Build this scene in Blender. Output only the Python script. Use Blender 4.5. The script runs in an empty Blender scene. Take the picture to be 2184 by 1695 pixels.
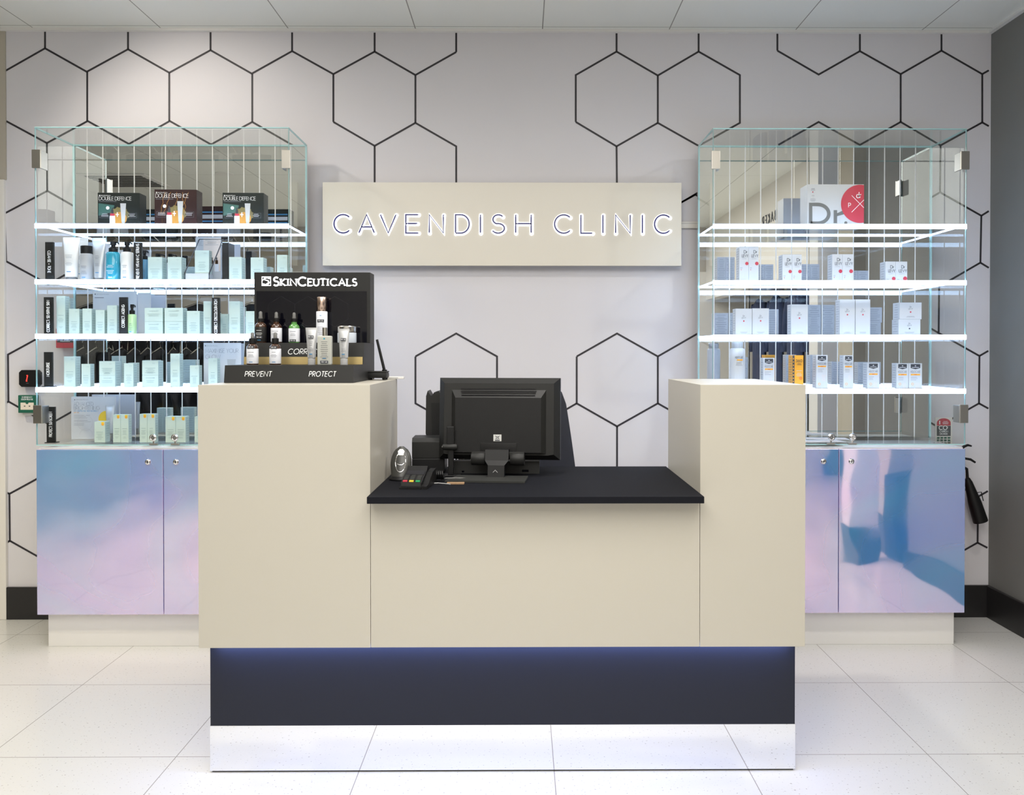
import bpy, bmesh, math, random
from mathutils import Vector, Matrix
PI = math.pi
SC = bpy.context.scene
COL = SC.collection
random.seed(7)

# ------------------------------------------------------------------ camera
W, H, F = 2184.0, 1695.0, 1836.0
PITCH, YAW, EYE = 0.010, 0.0075, 1.30
CX = 1112 + F * math.tan(YAW)
CY = 750 + F * math.tan(PITCH)
cam_data = bpy.data.cameras.new('camera')
cam_data.sensor_width = 36.0
cam_data.lens = 36.0 * F / W
cam_data.shift_x = 0.5 - CX / W
cam_data.shift_y = (CY - H / 2) / W
cam_data.clip_start = 0.05
cam = bpy.data.objects.new('camera', cam_data)
COL.objects.link(cam)
cam.location = (0, 0, EYE)
cam.rotation_euler = (PI / 2 - PITCH, 0, -YAW)
SC.camera = cam
ROT = cam.rotation_euler.to_matrix()

def at(px, py, D):
    """world point seen at photograph pixel (px, py) on the plane y = D"""
    v = ROT @ Vector(((px - CX) / F, -(py - CY) / F, -1.0))
    return Vector((0, 0, EYE)) + v * (D / v.y)
def X(px, D, py=700): return at(px, py, D).x
def Z(py, D, px=1112): return at(px, py, D).z

# ------------------------------------------------------------------ world, lights, exposure
world = bpy.data.worlds.new('world')
SC.world = world
world.use_nodes = True
world.node_tree.nodes['Background'].inputs[0].default_value = (0.9, 0.93, 1.0, 1)
world.node_tree.nodes['Background'].inputs[1].default_value = 0.3
SC.view_settings.view_transform = 'Standard'
SC.view_settings.look = 'None'
SC.view_settings.gamma = 1.0
SC.view_settings.use_curve_mapping = False
SC.view_settings.exposure = 0.5

def area(name, loc, rot, sx, sy, watts, color):
    l = bpy.data.lights.new(name, 'AREA')
    l.shape = 'RECTANGLE'; l.size = sx; l.size_y = sy; l.energy = watts; l.color = color
    o = bpy.data.objects.new(name, l); COL.objects.link(o)
    o.location = loc; o.rotation_euler = rot
    return o
def spot(name, loc, target, watts, color, angle=80, blend=0.6, radius=0.05):
    l = bpy.data.lights.new(name, 'SPOT')
    l.energy = watts; l.color = color; l.spot_size = math.radians(angle); l.spot_blend = blend
    l.shadow_soft_size = radius
    o = bpy.data.objects.new(name, l); COL.objects.link(o)
    o.location = loc
    d = Vector(target) - Vector(loc)
    o.rotation_euler = d.to_track_quat('-Z', 'Y').to_euler()
    return o
CEIL = Z(62, 4.18)
area('ceiling_fill', (-0.1, -0.1, CEIL - 0.03), (0, 0, 0), 2.7, 4.0, 116, (1.0, 0.965, 0.91))  # unseen soft front fill, added and kept out of the mirrors' view
spot('downlight_left', (-1.85, 3.30, CEIL - 0.05), (-1.5, 4.2, 1.9), 19, (1.0, 0.91, 0.80), 105, 0.8, 0.05)
spot('downlight_middle', (0.05, 2.80, CEIL - 0.05), (0.05, 2.85, 0.0), 44, (1.0, 0.95, 0.90), 95, 0.9, 0.05)
spot('downlight_left_near', (-2.9, 2.6, CEIL - 0.05), (-2.3, 3.0, 0), 75, (1.0, 0.88, 0.62), 95, 0.8, 0.06)
spot('fill_spot_left', (-1.75, 2.75, CEIL - 0.05), (-0.4, 2.85, 0.6), 38, (1.0, 0.95, 0.88), 120, 0.8, 0.06)  # added fill, brightens the right pedestal's inner side
spot('fill_spot_right', (1.95, 2.75, CEIL - 0.05), (0.6, 2.85, 0.6), 44, (1.0, 0.95, 0.88), 125, 0.8, 0.06)  # added wide fill that lifts the left pedestal's inner face

# ------------------------------------------------------------------ materials
MATS = {}
def mat(name, color=(0.8, 0.8, 0.8), rough=0.5, metal=0.0, emit=None, estr=0.0, spec=0.5, coat=0.0, noise=0.0, nscale=40, trans=0.0, bump=0.0):
    if name in MATS: return MATS[name]
    m = bpy.data.materials.new(name); m.use_nodes = True
    nt = m.node_tree; b = nt.nodes['Principled BSDF']
    b.inputs['Base Color'].default_value = (*color, 1)
    b.inputs['Roughness'].default_value = rough
    b.inputs['Metallic'].default_value = metal
    b.inputs['Specular IOR Level'].default_value = spec
    b.inputs['Coat Weight'].default_value = coat
    b.inputs['Transmission Weight'].default_value = trans
    if emit:
        b.inputs['Emission Color'].default_value = (*emit, 1)
        b.inputs['Emission Strength'].default_value = estr
    if noise or bump:
        tc = nt.nodes.new('ShaderNodeTexCoord'); n = nt.nodes.new('ShaderNodeTexNoise')
        n.inputs['Scale'].default_value = nscale; n.inputs['Detail'].default_value = 4
        nt.links.new(tc.outputs['Object'], n.inputs['Vector'])
        if noise:
            mx = nt.nodes.new('ShaderNodeMix'); mx.data_type = 'RGBA'
            mx.inputs[6].default_value = (*[c * (1 - noise) for c in color], 1)
            mx.inputs[7].default_value = (*[min(1, c * (1 + noise)) for c in color], 1)
            nt.links.new(n.outputs['Fac'], mx.inputs[0]); nt.links.new(mx.outputs[2], b.inputs['Base Color'])
        if bump:
            bp = nt.nodes.new('ShaderNodeBump'); bp.inputs['Strength'].default_value = bump
            bp.inputs['Distance'].default_value = 0.002
            nt.links.new(n.outputs['Fac'], bp.inputs['Height']); nt.links.new(bp.outputs[0], b.inputs['Normal'])
    MATS[name] = m
    return m

def mat_glass(name, tint, refl=1.0):
    m = bpy.data.materials.new(name); m.use_nodes = True; nt = m.node_tree
    for n in list(nt.nodes): nt.nodes.remove(n)
    out = nt.nodes.new('ShaderNodeOutputMaterial'); mix = nt.nodes.new('ShaderNodeMixShader')
    t = nt.nodes.new('ShaderNodeBsdfTransparent'); g = nt.nodes.new('ShaderNodeBsdfGlossy')
    t.inputs[0].default_value = (*tint, 1); g.inputs['Roughness'].default_value = 0.0
    g.inputs[0].default_value = (0.95, 1, 1, 1)
    fr = nt.nodes.new('ShaderNodeFresnel'); fr.inputs[0].default_value = 1.42
    mu = nt.nodes.new('ShaderNodeMath'); mu.operation = 'MULTIPLY'; mu.inputs[1].default_value = refl
    geo = nt.nodes.new('ShaderNodeNewGeometry'); inv = nt.nodes.new('ShaderNodeMath'); inv.operation = 'SUBTRACT'; inv.inputs[0].default_value = 1.0
    nt.links.new(geo.outputs['Backfacing'], inv.inputs[1])
    m2 = nt.nodes.new('ShaderNodeMath'); m2.operation = 'MULTIPLY'
    nt.links.new(fr.outputs[0], mu.inputs[0]); nt.links.new(mu.outputs[0], m2.inputs[0]); nt.links.new(inv.outputs[0], m2.inputs[1]); nt.links.new(m2.outputs[0], mix.inputs[0])
    nt.links.new(t.outputs[0], mix.inputs[1]); nt.links.new(g.outputs[0], mix.inputs[2])
    nt.links.new(mix.outputs[0], out.inputs[0])
    MATS[name] = m
    return m

def grid_line(nt, sep_out, offset, period, width):
    """1 on thin lines repeating every period"""
    def mth(op, a, b=None):
        n = nt.nodes.new('ShaderNodeMath'); n.operation = op
        for i, v in enumerate((a, b)):
            if v is None: continue
            if isinstance(v, (int, float)): n.inputs[i].default_value = v
            else: nt.links.new(v, n.inputs[i])
        return n.outputs[0]
    a = mth('SUBTRACT', sep_out, offset - width / 2)
    a = mth('DIVIDE', a, period)
    a = mth('FRACT', a)
    return mth('LESS_THAN', a, width / period)

def mat_floor():
    m = bpy.data.materials.new('floor_tile'); m.use_nodes = True; nt = m.node_tree
    b = nt.nodes['Principled BSDF']
    tc = nt.nodes.new('ShaderNodeTexCoord'); sp = nt.nodes.new('ShaderNodeSeparateXYZ')
    nt.links.new(tc.outputs['Object'], sp.inputs[0])
    x0 = X(1182, 1.3 * F / 899, 1649); per = X(1597.5, 1.3 * F / 899, 1649) - x0
    fd = lambda py: (1.3) * 1.0 * at(1112, py, 1.0).y / (EYE - at(1112, py, 1.0).z)
    y0 = fd(1457.5); pery = y0 - fd(1611)
    gx = grid_line(nt, sp.outputs[0], x0, per, 0.0028)
    gy = grid_line(nt, sp.outputs[1], y0, pery, 0.0030)
    mx = nt.nodes.new('ShaderNodeMath'); mx.operation = 'MAXIMUM'
    nt.links.new(gx, mx.inputs[0]); nt.links.new(gy, mx.inputs[1])
    n = nt.nodes.new('ShaderNodeTexNoise'); n.inputs['Scale'].default_value = 130; n.inputs['Detail'].default_value = 1
    nt.links.new(tc.outputs['Object'], n.inputs['Vector'])
    r = nt.nodes.new('ShaderNodeValToRGB')
    r.color_ramp.elements[0].position = 0.25; r.color_ramp.elements[0].color = (0.36, 0.35, 0.33, 1)
    r.color_ramp.elements[1].position = 0.32; r.color_ramp.elements[1].color = (0.66, 0.655, 0.635, 1)
    nt.links.new(n.outputs['Fac'], r.inputs[0])
    c = nt.nodes.new('ShaderNodeMix'); c.data_type = 'RGBA'; c.inputs[7].default_value = (0.30, 0.28, 0.26, 1)
    nt.links.new(r.outputs[0], c.inputs[6]); nt.links.new(mx.outputs[0], c.inputs[0])
    nt.links.new(c.outputs[2], b.inputs['Base Color'])
    b.inputs['Roughness'].default_value = 0.22; b.inputs['Specular IOR Level'].default_value = 0.35
    return m

def mat_ceiling():
    m = bpy.data.materials.new('ceiling_panel'); m.use_nodes = True; nt = m.node_tree
    b = nt.nodes['Principled BSDF']
    tc = nt.nodes.new('ShaderNodeTexCoord'); sp = nt.nodes.new('ShaderNodeSeparateXYZ')
    nt.links.new(tc.outputs['Object'], sp.inputs[0])
    x0 = X(1157, 4.18, 58); per = (X(1696, 4.18, 58) - X(613.6, 4.18, 58)) / 4
    gx = grid_line(nt, sp.outputs[0], x0, per, 0.005)
    gy = grid_line(nt, sp.outputs[1], 4.15, 1.8, 0.004)
    mx = nt.nodes.new('ShaderNodeMath'); mx.operation = 'MAXIMUM'
    nt.links.new(gx, mx.inputs[0]); nt.links.new(gy, mx.inputs[1])
    c = nt.nodes.new('ShaderNodeMix'); c.data_type = 'RGBA'
    c.inputs[6].default_value = (0.84, 0.85, 0.80, 1); c.inputs[7].default_value = (0.28, 0.27, 0.24, 1)
    nt.links.new(mx.outputs[0], c.inputs[0]); nt.links.new(c.outputs[2], b.inputs['Base Color'])
    b.inputs['Roughness'].default_value = 0.45
    return m

def mat_film():
    """dichroic film: its own blue shows through a pink, slightly wavy gloss"""
    m = bpy.data.materials.new('iridescent_film'); m.use_nodes = True; nt = m.node_tree
    for n in list(nt.nodes): nt.nodes.remove(n)
    N = nt.nodes.new; L = nt.links.new
    out = N('ShaderNodeOutputMaterial'); mix = N('ShaderNodeAddShader')
    d = N('ShaderNodeBsdfDiffuse'); g = N('ShaderNodeBsdfGlossy'); g.inputs['Roughness'].default_value = 0.05
    tc = N('ShaderNodeTexCoord')
    n1 = N('ShaderNodeTexNoise'); n1.inputs['Scale'].default_value = 2.2; n1.inputs['Detail'].default_value = 1.5
    n1.inputs['Distortion'].default_value = 1.0
    L(tc.outputs['Object'], n1.inputs['Vector'])
    r1 = N('ShaderNodeValToRGB'); e = r1.color_ramp.elements
    e[0].position = 0.3; e[0].color = (0.035, 0.17, 0.44, 1); e[1].position = 0.7; e[1].color = (0.03, 0.24, 0.45, 1)
    k = e.new(0.45); k.color = (0.06, 0.20, 0.42, 1)
    L(n1.outputs['Fac'], r1.inputs[0]); L(r1.outputs[0], d.inputs[0])
    r2 = N('ShaderNodeValToRGB'); e = r2.color_ramp.elements
    e[0].position = 0.3; e[0].color = (0.93, 0.58, 0.56, 1); e[1].position = 0.7; e[1].color = (0.96, 0.60, 0.54, 1)
    k = e.new(0.5); k.color = (0.86, 0.57, 0.57, 1)
    L(n1.outputs['Fac'], r2.inputs[0]); L(r2.outputs[0], g.inputs[0])
    n2 = N('ShaderNodeTexNoise'); n2.inputs['Scale'].default_value = 3.2; n2.inputs['Detail'].default_value = 1.0
    L(tc.outputs['Object'], n2.inputs['Vector'])
    bp = N('ShaderNodeBump'); bp.inputs['Strength'].default_value = 0.35; bp.inputs['Distance'].default_value = 0.02
    L(n2.outputs['Fac'], bp.inputs['Height']); L(bp.outputs[0], g.inputs['Normal'])
    L(d.outputs[0], mix.inputs[0]); L(g.outputs[0], mix.inputs[1]); L(mix.outputs[0], out.inputs[0])
    MATS['film'] = m
    return m

M_FLOOR = mat_floor(); M_CEIL = mat_ceiling(); M_FILM = mat_film()
M_GLASS = mat_glass('cabinet_glass', (0.978, 0.988, 0.985), 0.6)
M_SHELFGLASS = mat_glass('shelf_glass', (0.95, 0.975, 0.985), 0.8)
M_EDGE = mat('glass_edge', (0.42, 0.68, 0.70), 0.15, trans=0.0)
M_LED = mat('led_white', (1, 1, 1), 0.5, emit=(0.48, 0.66, 1.0), estr=8.5)
M_LEDSOFT = mat('led_glass_edge', (1, 1, 1), 0.3, emit=(0.50, 0.66, 1.0), estr=8.0)
M_LEDDESK = mat('led_under_desk', (1, 1, 1), 0.5, emit=(0.36, 0.48, 1.0), estr=21.0)
M_LETTER = mat('letter_light', (1, 1, 1), 0.5, emit=(0.86, 0.90, 1.0), estr=1.0)
M_MIRROR = mat('mirror', (0.82, 0.81, 0.80), 0.0, 1.0)
M_CHROME = mat('chrome', (0.80, 0.80, 0.80), 0.12, 1.0)
M_STEEL = mat('satin_steel', (0.50, 0.48, 0.44), 0.32, 1.0)
M_WALL = mat('wallpaper', (0.71, 0.695, 0.73), 0.6, noise=0.02, nscale=3)
M_LINE = mat('wallpaper_line', (0.025, 0.022, 0.028), 0.5)
M_GREYWALL = mat('grey_wall', (0.20, 0.20, 0.19), 0.7, noise=0.04, nscale=5)
M_TAUPE = mat('taupe_wall', (0.47, 0.43, 0.36), 0.7, noise=0.03, nscale=4)
M_WHITEWALL = mat('white_wall', (0.80, 0.77, 0.72), 0.6, noise=0.02, nscale=4)
M_SKIRT = mat('black_skirting', (0.018, 0.017, 0.018), 0.35)
M_CREAM = mat('cream_laminate', (0.51, 0.48, 0.41), 0.42, noise=0.012, nscale=220)
M_SIGN = mat('sign_board', (0.74, 0.70, 0.615), 0.35, noise=0.01, nscale=200)
M_WHITE = mat('white_laminate', (0.80, 0.785, 0.76), 0.35)
M_NAVY = mat('navy_laminate', (0.017, 0.019, 0.029), 0.55, spec=0.25, noise=0.05, nscale=300)
M_TOP = mat('black_worktop', (0.008, 0.0085, 0.012), 0.75, spec=0.12, noise=0.2, nscale=500)
M_BLACK = mat('black_plastic', (0.0075, 0.0075, 0.008), 0.45, spec=0.3, bump=0.15, nscale=900)
M_GLOSSBLACK = mat('gloss_black', (0.003, 0.003, 0.006), 0.08, spec=0.35)
M_DARK = mat('dark_plastic', (0.013, 0.013, 0.0125), 0.5, spec=0.35)
M_FOOT = mat('foot_plastic', (0.030, 0.031, 0.029), 0.5, spec=0.4)
M_HINGE = mat('hinge_plate', (0.34, 0.35, 0.36), 0.3, 0.8)
M_GREY = mat('grey_plastic', (0.16, 0.16, 0.155), 0.35)
M_GREYL = mat('light_grey_plastic', (0.45, 0.45, 0.45), 0.35)
M_MINT = mat('mint_card', (0.50, 0.60, 0.545), 0.5, noise=0.02, nscale=60)
M_MINTP = mat('mint_print', (0.26, 0.34, 0.33), 0.5)
M_CARD = mat('white_card', (0.58, 0.585, 0.60), 0.4, noise=0.01, nscale=60)
M_INK = mat('ink_dark', (0.05, 0.055, 0.07), 0.5)
M_INKG = mat('ink_grey', (0.17, 0.18, 0.21), 0.5)
M_INKW = mat('ink_white', (0.90, 0.90, 0.90), 0.5)
M_INKB = mat('ink_blue', (0.05, 0.25, 0.50), 0.5)
M_RED = mat('red_print', (0.55, 0.04, 0.07), 0.5)
M_ORANGE = mat('orange_print', (0.85, 0.38, 0.03), 0.5)
M_YELLOW = mat('yellow_print', (0.85, 0.58, 0.05), 0.5)
M_TEAL = mat('teal_plastic', (0.03, 0.33, 0.46), 0.15, coat=0.5)
M_CREAMP = mat('cream_plastic', (0.82, 0.80, 0.76), 0.3)
M_SILVERP = mat('silver_tube', (0.55, 0.56, 0.57), 0.35, 0.4)
M_GREENL = mat('green_liquid', (0.45, 0.66, 0.35), 0.12, coat=0.5)
M_AMBER = mat('amber_glass', (0.055, 0.022, 0.010), 0.06, coat=1.0)
M_GREENG = mat('green_glass', (0.10, 0.30, 0.07), 0.06, coat=1.0)
M_LABEL = mat('bottle_label', (0.82, 0.84, 0.90), 0.45)
M_ROSE = mat('rose_gold', (0.72, 0.55, 0.46), 0.25, 1.0)
M_SILVER = mat('silver_cap', (0.68, 0.66, 0.62), 0.25, 1.0)
M_GOLD = mat('brushed_gold', (0.72, 0.56, 0.26), 0.35, 0.9)
M_FROST = mat('frosted_jar', (0.70, 0.76, 0.84), 0.2)
M_GREEN = mat('green_enamel', (0.015, 0.12, 0.075), 0.4)
M_BEIGE = mat('beige_insert', (0.80, 0.70, 0.58), 0.5)
M_REDLED = mat('red_led', (0.8, 0.02, 0.02), 0.4, emit=(1, 0.03, 0.02), estr=3)
M_CLOTH = mat('black_cloth', (0.02, 0.021, 0.028), 0.9, noise=0.3, nscale=14)
M_CLOTHN = mat('navy_cloth', (0.025, 0.04, 0.10), 0.9, noise=0.3, nscale=14)
M_HEXFAINT = mat('faint_hexagon_print', (0.022, 0.022, 0.03), 0.2)

# ------------------------------------------------------------------ mesh builder
class MB:
    def __init__(self): self.v = []; self.f = []; self.m = []; self.s = []; self.mats = []
    def mi(self, m):
        if m not in self.mats: self.mats.append(m)
        return self.mats.index(m)
    def add(self, vs, fs, m, smooth=False):
        o = len(self.v); self.v += [tuple(p) for p in vs]; k = self.mi(m)
        for f in fs: self.f.append([i + o for i in f]); self.m.append(k); self.s.append(smooth)
        return self
    def box(self, x0, x1, y0, y1, z0, z1, m, bev=0.0, T=None):
        if bev <= 0:
            vs = [(x, y, z) for z in (z0, z1) for y in (y0, y1) for x in (x0, x1)]
            fs = [(0, 2, 3, 1), (4, 5, 7, 6), (0, 1, 5, 4), (2, 6, 7, 3), (0, 4, 6, 2), (1, 3, 7, 5)]
        else:
            b = bmesh.new(); bmesh.ops.create_cube(b, size=1.0)
            for v in b.verts:
                v.co = ((x0 + x1) / 2 + v.co.x * (x1 - x0), (y0 + y1) / 2 + v.co.y * (y1 - y0), (z0 + z1) / 2 + v.co.z * (z1 - z0))
            bmesh.ops.bevel(b, geom=list(b.edges), offset=bev, segments=2, affect='EDGES', profile=0.6)
            b.verts.index_update(); vs = [tuple(v.co) for v in b.verts]; fs = [[v.index for v in f.verts] for f in b.faces]; b.free()
        if T: vs = [T @ Vector(p) for p in vs]
        return self.add(vs, fs, m)
    def quad(self, x0, x1, z0, z1, y, m):
        return self.add([(x0, y, z0), (x1, y, z0), (x1, y, z1), (x0, y, z1)], [(0, 1, 2, 3)], m)
    def prism(self, pts, y0, y1, m):
        """pts (x, z) counter-clockwise as seen from -y"""
        n = len(pts)
        vs = [(x, y0, z) for x, z in pts] + [(x, y1, z) for x, z in pts]
        fs = [list(range(n)), list(range(2 * n - 1, n - 1, -1))] + [(i, i + n, (i + 1) % n + n, (i + 1) % n) for i in range(n)]
        return self.add(vs, fs, m)
    def prismx(self, pts, x0, x1, m):
        """pts (y, z) profile swept along x"""
        n = len(pts)
        vs = [(x0, y, z) for y, z in pts] + [(x1, y, z) for y, z in pts]
        fs = [list(range(n)), list(range(2 * n - 1, n - 1, -1))] + [(i, i + n, (i + 1) % n + n, (i + 1) % n) for i in range(n)]
        return self.add(vs, fs, m)
    def loft(self, rings, m, cap0=True, cap1=True, smooth=True):
        n = len(rings[0]); vs = [p for r in rings for p in r]; fs = []
        for k in range(len(rings) - 1):
            for i in range(n):
                j = (i + 1) % n
                fs.append((k * n + i, k * n + j, (k + 1) * n + j, (k + 1) * n + i))
        self.add(vs, fs, m, smooth)
        if cap0: self.add(rings[0], [list(range(n - 1, -1, -1))], m)
        if cap1: self.add(rings[-1], [list(range(n))], m)
        return self
    def lathe(self, prof, m, cx=0, cy=0, n=24, smooth=True, T=None, a0=0, a1=2 * PI):
        full = abs(a1 - a0 - 2 * PI) < 1e-6
        k = n if full else n + 1
        rings = []
        for r, z in prof:
            ring = [Vector((cx + r * math.cos(a0 + (a1 - a0) * i / n), cy + r * math.sin(a0 + (a1 - a0) * i / n), z)) for i in range(k)]
            if T: ring = [T @ p for p in ring]
            rings.append(ring)
        if full: return self.loft(rings, m, True, True, smooth)
        vs = [p for r in rings for p in r]
        fs = [(q * k + i, q * k + i + 1, (q + 1) * k + i + 1, (q + 1) * k + i) for q in range(len(rings) - 1) for i in range(k - 1)]
        return self.add(vs, fs, m, smooth)
    def tube(self, pts, r, m, n=8):
        pts = [Vector(p) for p in pts]; rings = []
        up = Vector((0, 0, 1))
        for i, p in enumerate(pts):
            t = (pts[min(i + 1, len(pts) - 1)] - pts[max(i - 1, 0)]).normalized()
            a = t.cross(up)
            if a.length < 1e-3: a = t.cross(Vector((0, 1, 0)))
            a.normalize(); b = a.cross(t).normalized()
            rr = r[i] if isinstance(r, (list, tuple)) else r
            rings.append([p + (a * math.cos(2 * PI * k / n) + b * math.sin(2 * PI * k / n)) * rr for k in range(n)])
        return self.loft(rings, m)
    def ribbon(self, pts, w, y, m, closed=False, depth=0.0):
        """mitred flat stroke in the xz plane at depth y"""
        P = []
        for p in pts:
            q = Vector((p[0], p[1]))
            if not P or (q - P[-1]).length > 1e-5 + w * 0.02: P.append(q)
        if len(P) < 2: return self
        n = len(P); L = []; R = []
        for i in range(n):
            a = P[i - 1] if (i > 0 or closed) else None
            c = P[(i + 1) % n] if (i < n - 1 or closed) else None
            d1 = (P[i] - a).normalized() if a is not None else None
            d2 = (c - P[i]).normalized() if c is not None else None
            if d1 is None: d1 = d2
            if d2 is None: d2 = d1
            n1 = Vector((-d1.y, d1.x)); n2 = Vector((-d2.y, d2.x)); mm = n1 + n2
            if mm.length < 0.3: mm = n1.copy(); k = 1
            else: mm.normalize(); k = min(1.0 / max(0.3, mm.dot(n1)), 1.35)
            p = P[i]
            L.append(p + mm * (w / 2 * k)); R.append(p - mm * (w / 2 * k))
        vs = [(p.x, y, p.y) for p in L] + [(p.x, y, p.y) for p in R]
        rng = range(n if closed else n - 1)
        fs = [(i, i + n, (i + 1) % n + n, (i + 1) % n) for i in rng]
        self.add(vs, fs, m)
        if depth:
            vs2 = vs + [(a, b + depth, c) for a, b, c in vs]; q = 2 * n
            fs = []
            for i in rng:
                j = (i + 1) % n
                fs += [(i, j, j + q, i + q), (i + n, i + n + q, j + n + q, j + n)]
            self.add(vs2, fs, m)
        return self
    def disc(self, cx, cz, r, y, m, n=24, a0=0, a1=2 * PI):
        vs = [(cx + r * math.cos(a0 + (a1 - a0) * i / n), y, cz + r * math.sin(a0 + (a1 - a0) * i / n)) for i in range(n + (0 if a1 - a0 >= 2 * PI - 1e-6 else 1))]
        return self.add(vs, [list(range(len(vs)))], m)
    def build(self, name, parent=None, loc=None, rotz=0.0, auto=True):
        me = bpy.data.meshes.new(name); me.from_pydata(self.v, [], self.f)
        for m in self.mats: me.materials.append(m)
        me.polygons.foreach_set('material_index', self.m)
        me.polygons.foreach_set('use_smooth', self.s)
        me.update()
        if any(self.s):
            try: me.set_sharp_from_angle(angle=math.radians(38))
            except Exception: pass
        o = bpy.data.objects.new(name, me); COL.objects.link(o)
        if parent is not None: o.parent = parent
        if loc is not None: o.location = loc
        o.rotation_euler.z = rotz
        return o

def tag(o, label, cat, group=None):
    o['label'] = label; o['category'] = cat
    if group: o['group'] = group
    return o
def root(name, loc, label, cat, group=None, rotz=0.0):
    o = bpy.data.objects.new(name, None); COL.objects.link(o)
    o.location = loc; o.rotation_euler.z = rotz; o.empty_display_size = 0.05
    return tag(o, label, cat, group)
def struct(name, mb):
    o = mb.build(name); o['kind'] = 'structure'; return o

# ------------------------------------------------------------------ stroke alphabet (cap height 1)
def arc(cx, cy, rx, ry, a0, a1, n=14):
    return [(cx + rx * math.cos(math.radians(a0 + (a1 - a0) * i / n)), cy + ry * math.sin(math.radians(a0 + (a1 - a0) * i / n))) for i in range(n + 1)]
G = {
 'A': (0.84, [[(0, 0), (0.42, 1), (0.84, 0)], [(0.14, 0.33), (0.70, 0.33)]]),
 'B': (0.56, [[(0, 0), (0, 1), (0.28, 1)] + arc(0.28, 0.76, 0.22, 0.24, 90, -90) + [(0, 0.52)], [(0.28, 0.52)] + arc(0.30, 0.26, 0.26, 0.26, 90, -90) + [(0, 0)]]),
 'C': (0.86, [arc(0.5, 0.5, 0.5, 0.5, 45, 315, 24)]),
 'D': (0.78, [[(0, 0), (0, 1), (0.3, 1)] + arc(0.30, 0.5, 0.48, 0.5, 90, -90, 18) + [(0, 0)]]),
 'E': (0.52, [[(0.52, 1), (0, 1), (0, 0), (0.52, 0)], [(0, 0.52), (0.48, 0.52)]]),
 'F': (0.50, [[(0.50, 1), (0, 1), (0, 0)], [(0, 0.52), (0.46, 0.52)]]),
 'G': (0.96, [arc(0.5, 0.5, 0.5, 0.5, 45, 360, 24) + [(0.58, 0.5)]]),
 'H': (0.72, [[(0, 0), (0, 1)], [(0.72, 0), (0.72, 1)], [(0, 0.52), (0.72, 0.52)]]),
 'I': (0.02, [[(0.01, 0), (0.01, 1)]]),
 'J': (0.35, [[(0.35, 1), (0.35, 0.2)] + arc(0.15, 0.2, 0.2, 0.2, 0, -130)]),
 'K': (0.62, [[(0, 0), (0, 1)], [(0.58, 1), (0.02, 0.48), (0.62, 0)]]),
 'L': (0.46, [[(0, 1), (0, 0), (0.46, 0)]]),
 'M': (0.90, [[(0, 0), (0.08, 1), (0.45, 0.2), (0.82, 1), (0.90, 0)]]),
 'N': (0.76, [[(0, 0), (0, 1), (0.76, 0), (0.76, 1)]]),
 'O': (1.0, [arc(0.5, 0.5, 0.5, 0.5, 0, 360, 28)]),
 'P': (0.54, [[(0, 0), (0, 1), (0.27, 1)] + arc(0.27, 0.73, 0.27, 0.27, 90, -90) + [(0, 0.46)]]),
 'R': (0.56, [[(0, 0), (0, 1), (0.27, 1)] + arc(0.27, 0.73, 0.27, 0.27, 90, -90) + [(0, 0.46)], [(0.22, 0.46), (0.56, 0)]]),
 'S': (0.58, [arc(0.30, 0.75, 0.24, 0.25, 35, 265, 14)[:-1] + arc(0.29, 0.26, 0.28, 0.26, 85, -150, 16)]),
 'T': (0.60, [[(0, 1), (0.60, 1)], [(0.30, 1), (0.30, 0)]]),
 'U': (0.66, [[(0, 1), (0, 0.33)] + arc(0.33, 0.33, 0.33, 0.33, 180, 360) + [(0.66, 1)]]),
 'V': (0.80, [[(0, 1), (0.40, 0), (0.80, 1)]]),
 'W': (1.16, [[(0, 1), (0.29, 0), (0.58, 0.95), (0.87, 0), (1.16, 1)]]),
 'X': (0.66, [[(0, 0), (0.66, 1)], [(0, 1), (0.66, 0)]]),
 'Y': (0.66, [[(0, 1), (0.33, 0.5), (0.66, 1)], [(0.33, 0.5), (0.33, 0)]]),
 '+': (0.5, [[(0, 0.4), (0.5, 0.4)], [(0.25, 0.15), (0.25, 0.65)]]),
 ':': (0.05, [[(0.02, 0.0), (0.02, 0.12)], [(0.02, 0.5), (0.02, 0.62)]]),
 '.': (0.05, [[(0.02, 0.0), (0.02, 0.12)]]),
 '0': (0.6, [arc(0.3, 0.5, 0.3, 0.5, 0, 360, 24)]),
 '2': (0.55, [arc(0.27, 0.73, 0.26, 0.27, 170, -35, 12) + [(0, 0), (0.55, 0)]]),
 '3': (0.55, [arc(0.26, 0.75, 0.24, 0.25, 140, -80, 12) + arc(0.26, 0.26, 0.28, 0.26, 80, -140, 12)]),
 '5': (0.55, [[(0.5, 1), (0.1, 1), (0.05, 0.55)] + arc(0.25, 0.32, 0.28, 0.32, 110, -140, 12)]),
 '6': (0.56, [[(0.42, 1), (0.06, 0.45)], arc(0.28, 0.3, 0.28, 0.3, 0, 360, 18)]),
 'd': (0.56, [arc(0.28, 0.3, 0.28, 0.3, 0, 360, 18), [(0.56, 1.0), (0.56, 0)]]),
 'r': (0.32, [[(0, 0), (0, 0.6)], [(0, 0.3)] + arc(0.24, 0.34, 0.24, 0.26, 170, 80, 6)]),
 ' ': (0.28, []),
}
def text_w(s, h, gap=0.2): return sum(G[c][0] * h + gap * h for c in s) - gap * h
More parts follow.
